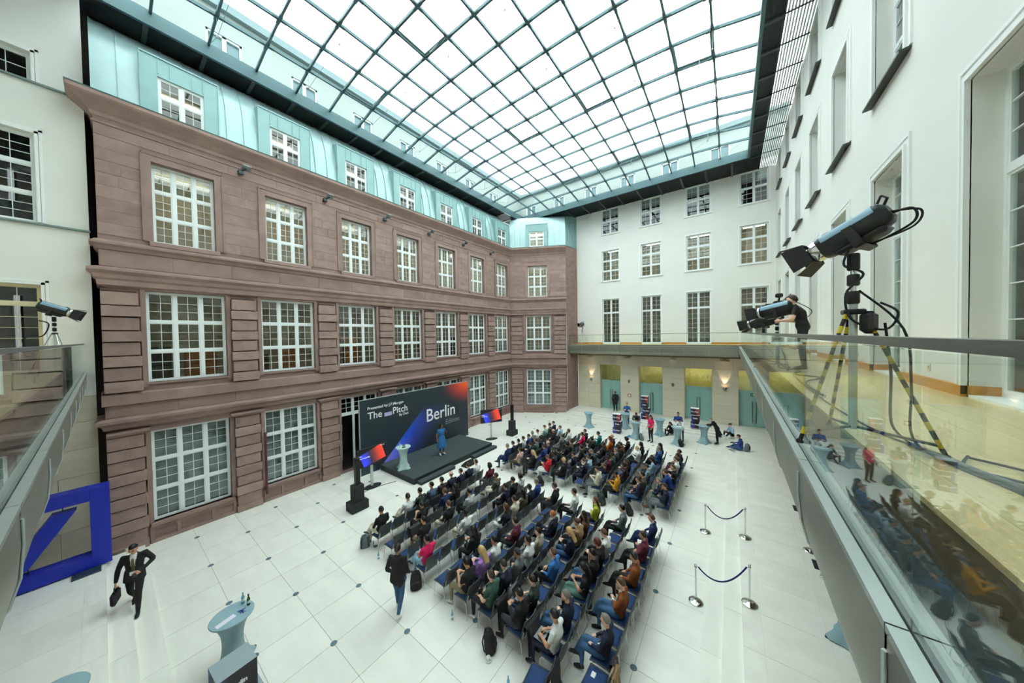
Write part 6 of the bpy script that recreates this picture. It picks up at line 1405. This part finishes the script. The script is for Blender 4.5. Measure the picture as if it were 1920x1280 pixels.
# ------------------------------------------------------------------ lamps on tripods
YEL = mat('tape_yellow', (214, 188, 30), 0.5); HOUS = mat('lamp_housing', (34, 38, 42), 0.38, metal=0.2); HOUS_SHEEN = mat('lamp_housing_sheen', (118, 146, 160), 0.45, metal=0.4); DOORM = mat('barn_door', (16, 16, 17), 0.6); DOORI = mat('barn_door_inside', (150, 146, 112), 0.5, metal=0.5)
def lamp_head(root, M, L=0.62, r=0.13, lit=None):
    """theatre spotlight: long rounded housing, sky sheen painted as a pale upper shell, ribbed rear, lens ring, four barn doors; beam along local -y"""
    def part(mb, name, m): return mb.xf(M).build(name, m, root)
    R = []; n = 24
    for y, k in ((L / 2, 0.55), (L / 2 - 0.02, 0.86), (L / 2 - 0.06, 1.0), (-L / 2 + 0.03, 1.0), (-L / 2, 0.9)):
        R.append([(r * k * math.copysign(abs(math.cos(a)) ** 0.7, math.cos(a)), y, r * k * (1.0 if math.sin(a) > 0 else 1.15) * math.copysign(abs(math.sin(a)) ** 0.8, math.sin(a))) for a in [-2 * PI * j / n for j in range(n)]])
    h = part(MB().rings(R), 'lamp_housing', HOUS)
    tp = MB(); Rr = []
    for y in np.linspace(L / 2 - 0.05, -L / 2 + 0.04, 6): Rr += [(r * 1.02 * math.copysign(abs(math.cos(a)) ** 0.7, math.cos(a)), y, r * 1.03 * abs(math.sin(a)) ** 0.8) for a in np.linspace(0.12, PI - 0.12, 8)]
    tp.add(Rr, [(i * 8 + j, (i + 1) * 8 + j, (i + 1) * 8 + j + 1, i * 8 + j + 1) for i in range(5) for j in range(7)], 0, True); part(tp, 'top_sheen', HOUS_SHEEN)  # lighter shell paints the sky's sheen on the upper housing
    part(MB().bbox(-0.075, 0.075, -L / 2 + 0.06, L / 2 - 0.05, -r * 1.5, -r * 0.9, 0.02), 'ballast_box', HOUS)
    part(MB().lathe([(r * 0.95, 0), (r * 1.0, 0.01), (r * 1.0, 0.05), (r * 0.92, 0.06)], 24).xf(Matrix.Translation((0, -L / 2 + 0.005, 0)) @ Matrix.Rotation(A90, 4, 'X')), 'lens_ring', CHROME)
    part(MB().lathe([(0.001, 0.045), (r * 0.9, 0.035)], 24, cap=False).xf(Matrix.Translation((0, -L / 2 + 0.005, 0)) @ Matrix.Rotation(A90, 4, 'X')), 'lens', lit or mat('lens_glass', (150, 160, 165), 0.1))
    w = r * 0.95; y0 = -L / 2 - 0.06; y1 = y0 - r * 1.5
    for k in range(4):
        q = Matrix.Rotation(k * A90, 4, 'Y'); o_ = r * 0.5
        part(MB().add([(-w, y0, w), (w, y0, w), (w * 1.25, y1, w + o_), (-w * 1.25, y1, w + o_), (-w, y0, w + 0.006), (w, y0, w + 0.006), (w * 1.25, y1, w + o_ + 0.006), (-w * 1.25, y1, w + o_ + 0.006)], [(3, 2, 1, 0), (0, 1, 5, 4), (2, 3, 7, 6), (1, 2, 6, 5), (3, 0, 4, 7)], 1).add([(-w, y0, w + 0.006), (w, y0, w + 0.006), (w * 1.25, y1, w + o_ + 0.006), (-w * 1.25, y1, w + o_ + 0.006)], [(0, 1, 2, 3)], 0).xf(q), 'barn_door', [DOORM, DOORI if k == 2 else DOORM])
    part(MB().bbox(-r * 1.22, -r * 1.1, -0.03, 0.03, -r * 1.75, 0.02, 0.006).bbox(r * 1.1, r * 1.22, -0.03, 0.03, -r * 1.75, 0.02, 0.006).bbox(-r * 1.22, r * 1.22, -0.03, 0.03, -r * 1.85, -r * 1.72, 0.006), 'yoke', BLACK)
    part(MB().tube([(-0.05, L / 2 - 0.02, r * 0.8), (-0.05, L / 2 + 0.02, r * 1.25), (0.05, L / 2 + 0.02, r * 1.25), (0.05, L / 2 - 0.02, r * 0.8)], 0.009, 6), 'rear_handle', BLACK)
    part(MB().bbox(-0.02, 0.02, -L / 2 + 0.04, -L / 2 + 0.1, r * 0.95, r * 1.15, 0.008), 'filter_clip', BLACK)
def tripod(root, top, spread, zfloor, rot=0.3, taped=True):
    B = Vector(root.location); o = lambda mb, nm, m: mb.xf(Matrix.Translation(-B)).build(nm, m, root)
    x, y, z = top
    o(MB().tube([(x, y, zfloor + 0.10), (x, y, z - 0.30)], 0.025, 12), 'stand_tube', ALU); o(MB().tube([(x, y, z - 0.32), (x, y, z - 0.02)], 0.017, 10), 'stand_riser', CHROME)
    for zz, h in ((z - 0.14, 0.13), (z - 0.26, 0.09), (z - 0.40, 0.10)): o(MB().lathe([(0.028, 0), (0.036, 0.01), (0.036, h - 0.01), (0.028, h)], 14, (x, y, zz)), 'stand_clamp', BLACK)
    col_z = z - 0.46
    o(MB().bbox(x - 0.06, x + 0.06, y - 0.05, y + 0.05, col_z - 0.02, col_z + 0.02, 0.008), 'leg_collar', BLACK)
    for k in range(3):
        a = rot + k * 2 * PI / 3; e = Vector((x + spread * math.cos(a), y + spread * math.sin(a), zfloor + 0.012)); s_ = Vector((x + 0.05 * math.cos(a), y + 0.05 * math.sin(a), col_z))
        if taped:
            mb = MB(); n = 18
            for i in range(n): mb.tube([s_.lerp(e, i / n), s_.lerp(e, (i + 1) / n)], 0.013, 8, i % 2, True)
            o(mb, 'leg', [YEL, BLACK])
        else: o(MB().tube([s_, e], 0.011, 8), 'leg', CHROME)
        o(MB().lathe([(0.022, 0), (0.024, 0.01), (0.014, 0.03)], 10, (e.x, e.y, zfloor)), 'foot', BLACK)
        mid = s_.lerp(e, 0.93); o(MB().tube([(x, y, zfloor + 0.12), mid], 0.011, 6), 'leg_brace', BLACK)
def spot(loc, zfloor, ztop, ang, tiltdown, label, r=0.13, L=0.62, spread=0.42, rot=0.3, lit=None, taped=True):
    x, y = loc; root = empty('spotlight', (x, y, zfloor)); tag(root, label, 'spotlight')
    tripod(root, (x, y, ztop), spread, zfloor, rot, taped)
    M = Matrix.Translation((0, 0, ztop - zfloor + r * 1.85)) @ Matrix.Rotation(ang, 4, 'Z') @ Matrix.Rotation(tiltdown, 4, 'X')
    lamp_head(root, M, L, r, lit)
    return root
def cable(pts, label, r=0.008, m=None):
    """hanging or lying cable smoothed through its points"""
    P = [Vector(p) for p in pts]; out = []
    for i in range(len(P) - 1):
        p0, p1, p2, p3 = P[max(i - 1, 0)], P[i], P[i + 1], P[min(i + 2, len(P) - 1)]
        for k in range(6):
            t_ = k / 6; out.append(0.5 * ((2 * p1) + (p2 - p0) * t_ + (2 * p0 - 5 * p1 + 4 * p2 - p3) * t_ ** 2 + (3 * p1 - p0 - 3 * p2 + p3) * t_ ** 3))
    out.append(P[-1]); c = out[0].copy()
    o = MB().tube([q - c for q in out], r, 6).build('cable', m or BLACKM, loc=c); return tag(o, label, 'cable')
# big lamp behind the right glass: aims at the stage
LX, LYY = 0.765, 3.45
spot((LX, LYY), 6.13, 7.60, math.radians(238), math.radians(26), 'large black spotlight with barn doors on a yellow-black taped tripod, right balcony', 0.088, 0.41, 0.42, -0.4)
rc = lambda a, b, c: (LX + a, LYY + b, c)
cable([rc(0.15, -0.10, 7.83), rc(0.24, -0.15, 7.83), rc(0.25, -0.14, 7.74), rc(0.13, -0.06, 7.66), rc(0.03, 0, 7.62)], 'looped black cable at the rear of the large spotlight')
cable([rc(0.15, -0.11, 7.84), rc(0.27, -0.16, 7.81), rc(0.25, -0.14, 7.71), rc(0.10, -0.05, 7.65)], 'second looped cable at the rear of the large spotlight', 0.007)
cable([rc(-0.03, -0.03, 7.62), rc(-0.06, -0.05, 7.5), rc(0.04, -0.05, 7.42), rc(-0.05, -0.05, 7.28), rc(-0.02, -0.06, 7.08), rc(0.14, -0.08, 7.0), rc(0.2, -0.08, 7.12), rc(0.12, -0.06, 7.2)], 'cable wound round the tube of the large tripod')
cable([rc(0.02, -0.04, 7.3), rc(0.22, -0.1, 7.0), rc(0.25, -0.12, 6.6), rc(0.25, -0.14, 6.25), rc(0.35, -0.3, 6.145), rc(0.5, -0.9, 6.145), rc(0.6, -1.6, 6.145)], 'cable dropping from the large spotlight to the parquet')
cable([rc(0.16, 0, 7.05), rc(0.19, 0.0, 6.7), rc(0.20, 0.02, 6.3), rc(0.3, 0.1, 6.146), rc(0.2, 0.6, 6.146), rc(0.15, 2.0, 6.146), rc(0.2, 4.5, 6.146)], 'cable running along the balcony floor towards the other lamps')
cable([rc(0.3, 0.1, 6.147), rc(0.45, -0.5, 6.147), rc(0.75, -1.3, 6.147), rc(1.0, -2.4, 6.147)], 'thick grey cable on the parquet', 0.016, mat('cable_grey', (88, 98, 102), 0.6))
cable([rc(0.5, -0.1, 6.146), rc(0.66, -0.3, 6.15), rc(0.58, -0.5, 6.146), rc(0.4, -0.35, 6.15), rc(0.5, -0.08, 6.15)], 'coiled black cable on the parquet under the tripod')
pk = MB().bbox(-0.045, 0.045, -0.045, 0.045, 0, 0.17, 0.03).build('power_connector', BLACK, loc=rc(0.07, -0.04, 6.97)); tag(pk, 'black power connector hanging on the large tripod', 'connector')
# lamps around the operator
oy = 9.3
spot((0.86, oy), 6.13, 7.28, math.radians(242), math.radians(12), 'larger spotlight beside the operator on the right balcony', 0.13, 0.62, 0.4, 0.9, None, False)
spot((0.70, oy + 1.2), 6.13, 7.08, math.radians(244), math.radians(16), 'smaller lit spotlight beyond the operator', 0.12, 0.6, 0.35, 0.2, emit('lens_lit', (255, 250, 240), 8.0), False)
cm = empty('video_camera', (0.92, oy + 0.35, 6.13)); tag(cm, 'black video camera rig above the operator spotlight', 'camera')
MB().tube([(0, 0, 0.0), (0, 0, 1.42)], 0.018, 8).build('camera_pole', ALU, cm); MB().bbox(-0.1, 0.12, -0.08, 0.1, 1.42, 1.6, 0.02).build('camera_body', BLACK, cm); MB().lathe([(0.045, 0), (0.05, 0.1), (0.055, 0.16)], 12).xf(Matrix.Translation((-0.08, 0.02, 1.5)) @ Matrix.Rotation(-A90, 4, 'Y')).build('camera_lens', BLACK, cm); MB().bbox(-0.06, 0.08, -0.06, 0.06, 1.68, 1.78, 0.02).tube([(0, 0, 1.58), (0.02, 0, 1.7)], 0.02, 6).build('camera_viewfinder', BLACK, cm); MB().tube([(0.1, 0, 1.62), (0.22, 0, 1.75), (0.18, -0.05, 1.6)], 0.012, 6).build('camera_handle', BLACK, cm)
cable([(1.0, oy + 0.3, 7.75), (1.2, oy + 0.1, 7.66), (1.42, oy - 0.1, 7.45), (1.35, oy - 0.2, 7.3)], 'cable arching from the camera rig over the operator')
cable([(0.9, oy, 6.15), (1.2, oy - 0.4, 6.146), (1.0, oy - 1.2, 6.147), (1.3, oy - 1.6, 6.146), (1.0, oy - 2.4, 6.147), (0.97, 5.6, 6.147)], 'tangled cable on the balcony floor by the operator', 0.012)
opj = body_mesh(standing(chest=(0.06, 0, 1.25), neck=(0.14, 0, 1.42), head=(0.19, 0, 1.55), ell=(0.16, 0.30, 1.12), wrl=(0.36, 0.2, 1.10), elr=(0.14, -0.30, 1.10), wrr=(0.36, -0.12, 1.12), shl=(0.10, 0.19, 1.37), shr=(0.10, -0.19, 1.37)), 'tee', voxel=0.02)
person(opj, (1.28, oy - 0.15, 6.13), 2.95, 'black', 'black', 'black', 0, hair=('short', 'dark'), label='operator in black T-shirt bent behind the balcony spotlight')
# left balcony lamp, far balcony lamp
spot((-14.6, -0.72 - 0.02), 6.13, 7.72, math.radians(172), math.radians(24), 'black spotlight with barn doors on the near left balcony', 0.115, 0.5, 0.45, 0.4, None, False)
cable([(-14.5, -0.95, 7.6), (-14.2, -0.8, 7.5), (-14.3, -0.9, 7.2), (-14.6, -1.2, 7.1), (-14.7, -1.0, 6.5), (-14.5, -1.0, 6.15)], 'cable hanging on the near left spotlight stand', 0.014)
spot((-10.75, 25.35), 6.13, 7.72, math.radians(-9), math.radians(20), 'small spotlight on a thin stand at the left end of the far balcony', 0.14, 0.34, 0.5, 0.5, emit('lens_lit', (255, 250, 240), 8.0), False)

# ------------------------------------------------------------------ fixtures on the walls
for i in range(6):
    y = 3.50 + 3.14 * i
    f = empty('facade_floodlight', (-16.16, y, 13.78)); tag(f, '%s floodlight from the left under the sandstone cornice' % ORD[i], 'floodlight', 'facade floodlights')
    MB().bbox(0.02, 0.16, -0.09, 0.09, -0.05, 0.10, 0.015).build('flood_body', mat('flood_grey', (70, 82, 84), 0.4, metal=0.5), f)
    MB().tube([(0.1, 0.0, 0.05), (0.32, 0.12, 0.14)], 0.016, 6).build('flood_arm', BRACK, f)
    MB().bbox(-0.06, 0.24, -0.14, 0.14, -0.02, 0.03, 0.015).xf(Matrix.Translation((0.2, 0.14, 0.14)) @ Matrix.Rotation(-0.5, 4, 'Y')).build('flood_reflector', mat('flood_reflector', (150, 168, 170), 0.3, metal=0.7), f)
SCON = mat('sconce_metal', (140, 140, 132), 0.35, metal=0.8)
for i, x in enumerate((-10.39, -7.06, -3.74, -0.39)):
    lit = i in (0, 3)
    s = empty('wall_sconce', (x, 26.53, 3.0)); tag(s, '%s wall uplight from the left between the far doors%s' % (ORD[i], ', glowing' if lit else ''), 'lamp', 'wall uplights')
    MB().bbox(-0.05, 0.05, -0.02, 0.0, -0.14, 0.06, 0.005).build('sconce_plate', SCON, s); MB().lathe([(0.03, -0.2), (0.05, -0.18), (0.09, -0.02), (0.10, 0.0)], 16, (0, -0.14, 0), cap=False).build('sconce_cone', SCON, s)
    MB().lathe([(0.001, -0.03), (0.075, -0.03)], 12, (0, -0.14, 0), cap=False).build('sconce_lens', WARM if lit else LBLW, s)
    if lit:
        ld = bpy.data.lights.new('sconce_beam', 'SPOT'); ld.energy = 16; ld.spot_size = 0.9; ld.color = (1.0, 0.72, 0.5); ld.shadow_soft_size = 0.03
        lo = obj('sconce_beam', ld, s, (0, -0.14, 0.03), (PI - 0.04, 0, 0))
    h = empty('reflector_hood', (x, 26.53, 4.94)); tag(h, '%s round reflector under the far balcony%s' % (ORD[i], ', glowing' if lit else ''), 'reflector', 'reflectors above the uplights')
    MB().lathe([(0.27, -0.02), (0.28, 0.0), (0.25, 0.03), (0.05, 0.05)], 24, (0, -0.30, 0)).build('reflector_disc', mat('reflector_white', (225, 216, 196), 0.5), h); MB().tube([(0, -0.3, 0.05), (0, -0.3, 0.28)], 0.02, 8).build('reflector_stem', SCON, h)
ex = empty('exit_sign', (1.24, 26.53, 2.52)); tag(ex, 'small green exit sign on the limestone far wall', 'sign')
MB().box(-0.18, 0.18, -0.03, 0, 0, 0.2).build('sign_body', mat('exit_green', (10, 120, 84), 0.4), ex); MB().box(-0.03, 0.05, -0.034, -0.03, 0.04, 0.16).add([(-0.13, -0.034, 0.1), (-0.07, -0.034, 0.15), (-0.07, -0.034, 0.05)], [(0, 2, 1)]).build('sign_pictogram', LBLW, ex)
fa = empty('fire_alarm_plate', (-7.05, 26.53, 1.58)); tag(fa, 'small framed red and white plate on the far limestone wall', 'sign')
MB().bbox(-0.14, 0.14, -0.02, 0, 0, 0.28, 0.006).build('plate_frame', mat('plate_wood', (170, 110, 70), 0.5), fa); MB().box(-0.08, 0.08, -0.026, -0.02, 0.06, 0.22).build('plate_card', LBLW, fa)
for i, (y, z) in enumerate(((7.35, 6.42), (10.5, 6.42))):
    o = empty('wall_socket', (2.41, y, z)); tag(o, ('nearer', 'farther')[i] + ' white socket low on the right balcony wall', 'socket'); MB().bbox(-0.012, 0, -0.04, 0.04, -0.06, 0.06, 0.003).build('socket_plate', LBLW, o); MB().bbox(-0.02, -0.012, -0.022, 0.022, -0.022, 0.022, 0.003).build('socket_insert', CREAM, o)
dp_ = empty('downpipe', (-16.1, 4.02, 0.4)); tag(dp_, 'dark red downpipe in front of the second ground floor pier', 'pipe')
MB().tube([(0, 0, 0), (0, 0, 2.6)], 0.045, 10).build('pipe', mat('pipe_red', (96, 44, 50), 0.5), dp_); MB().lathe([(0.055, 2.56), (0.06, 2.6), (0.055, 2.64)], 10).build('pipe_collar', mat('pipe_red', (96, 44, 50), 0.5), dp_)
cable([(-12.4, 6.2, 0.012), (-13.0, 6.0, 0.012), (-13.3, 6.3, 0.012), (-13.5, 7.2, 0.012), (-13.2, 8.3, 0.012)], 'black cable on the floor from the left loudspeaker to the stage', 0.012)
bpy.data.objects.remove(tmp_o); bpy.data.scenes.remove(work)
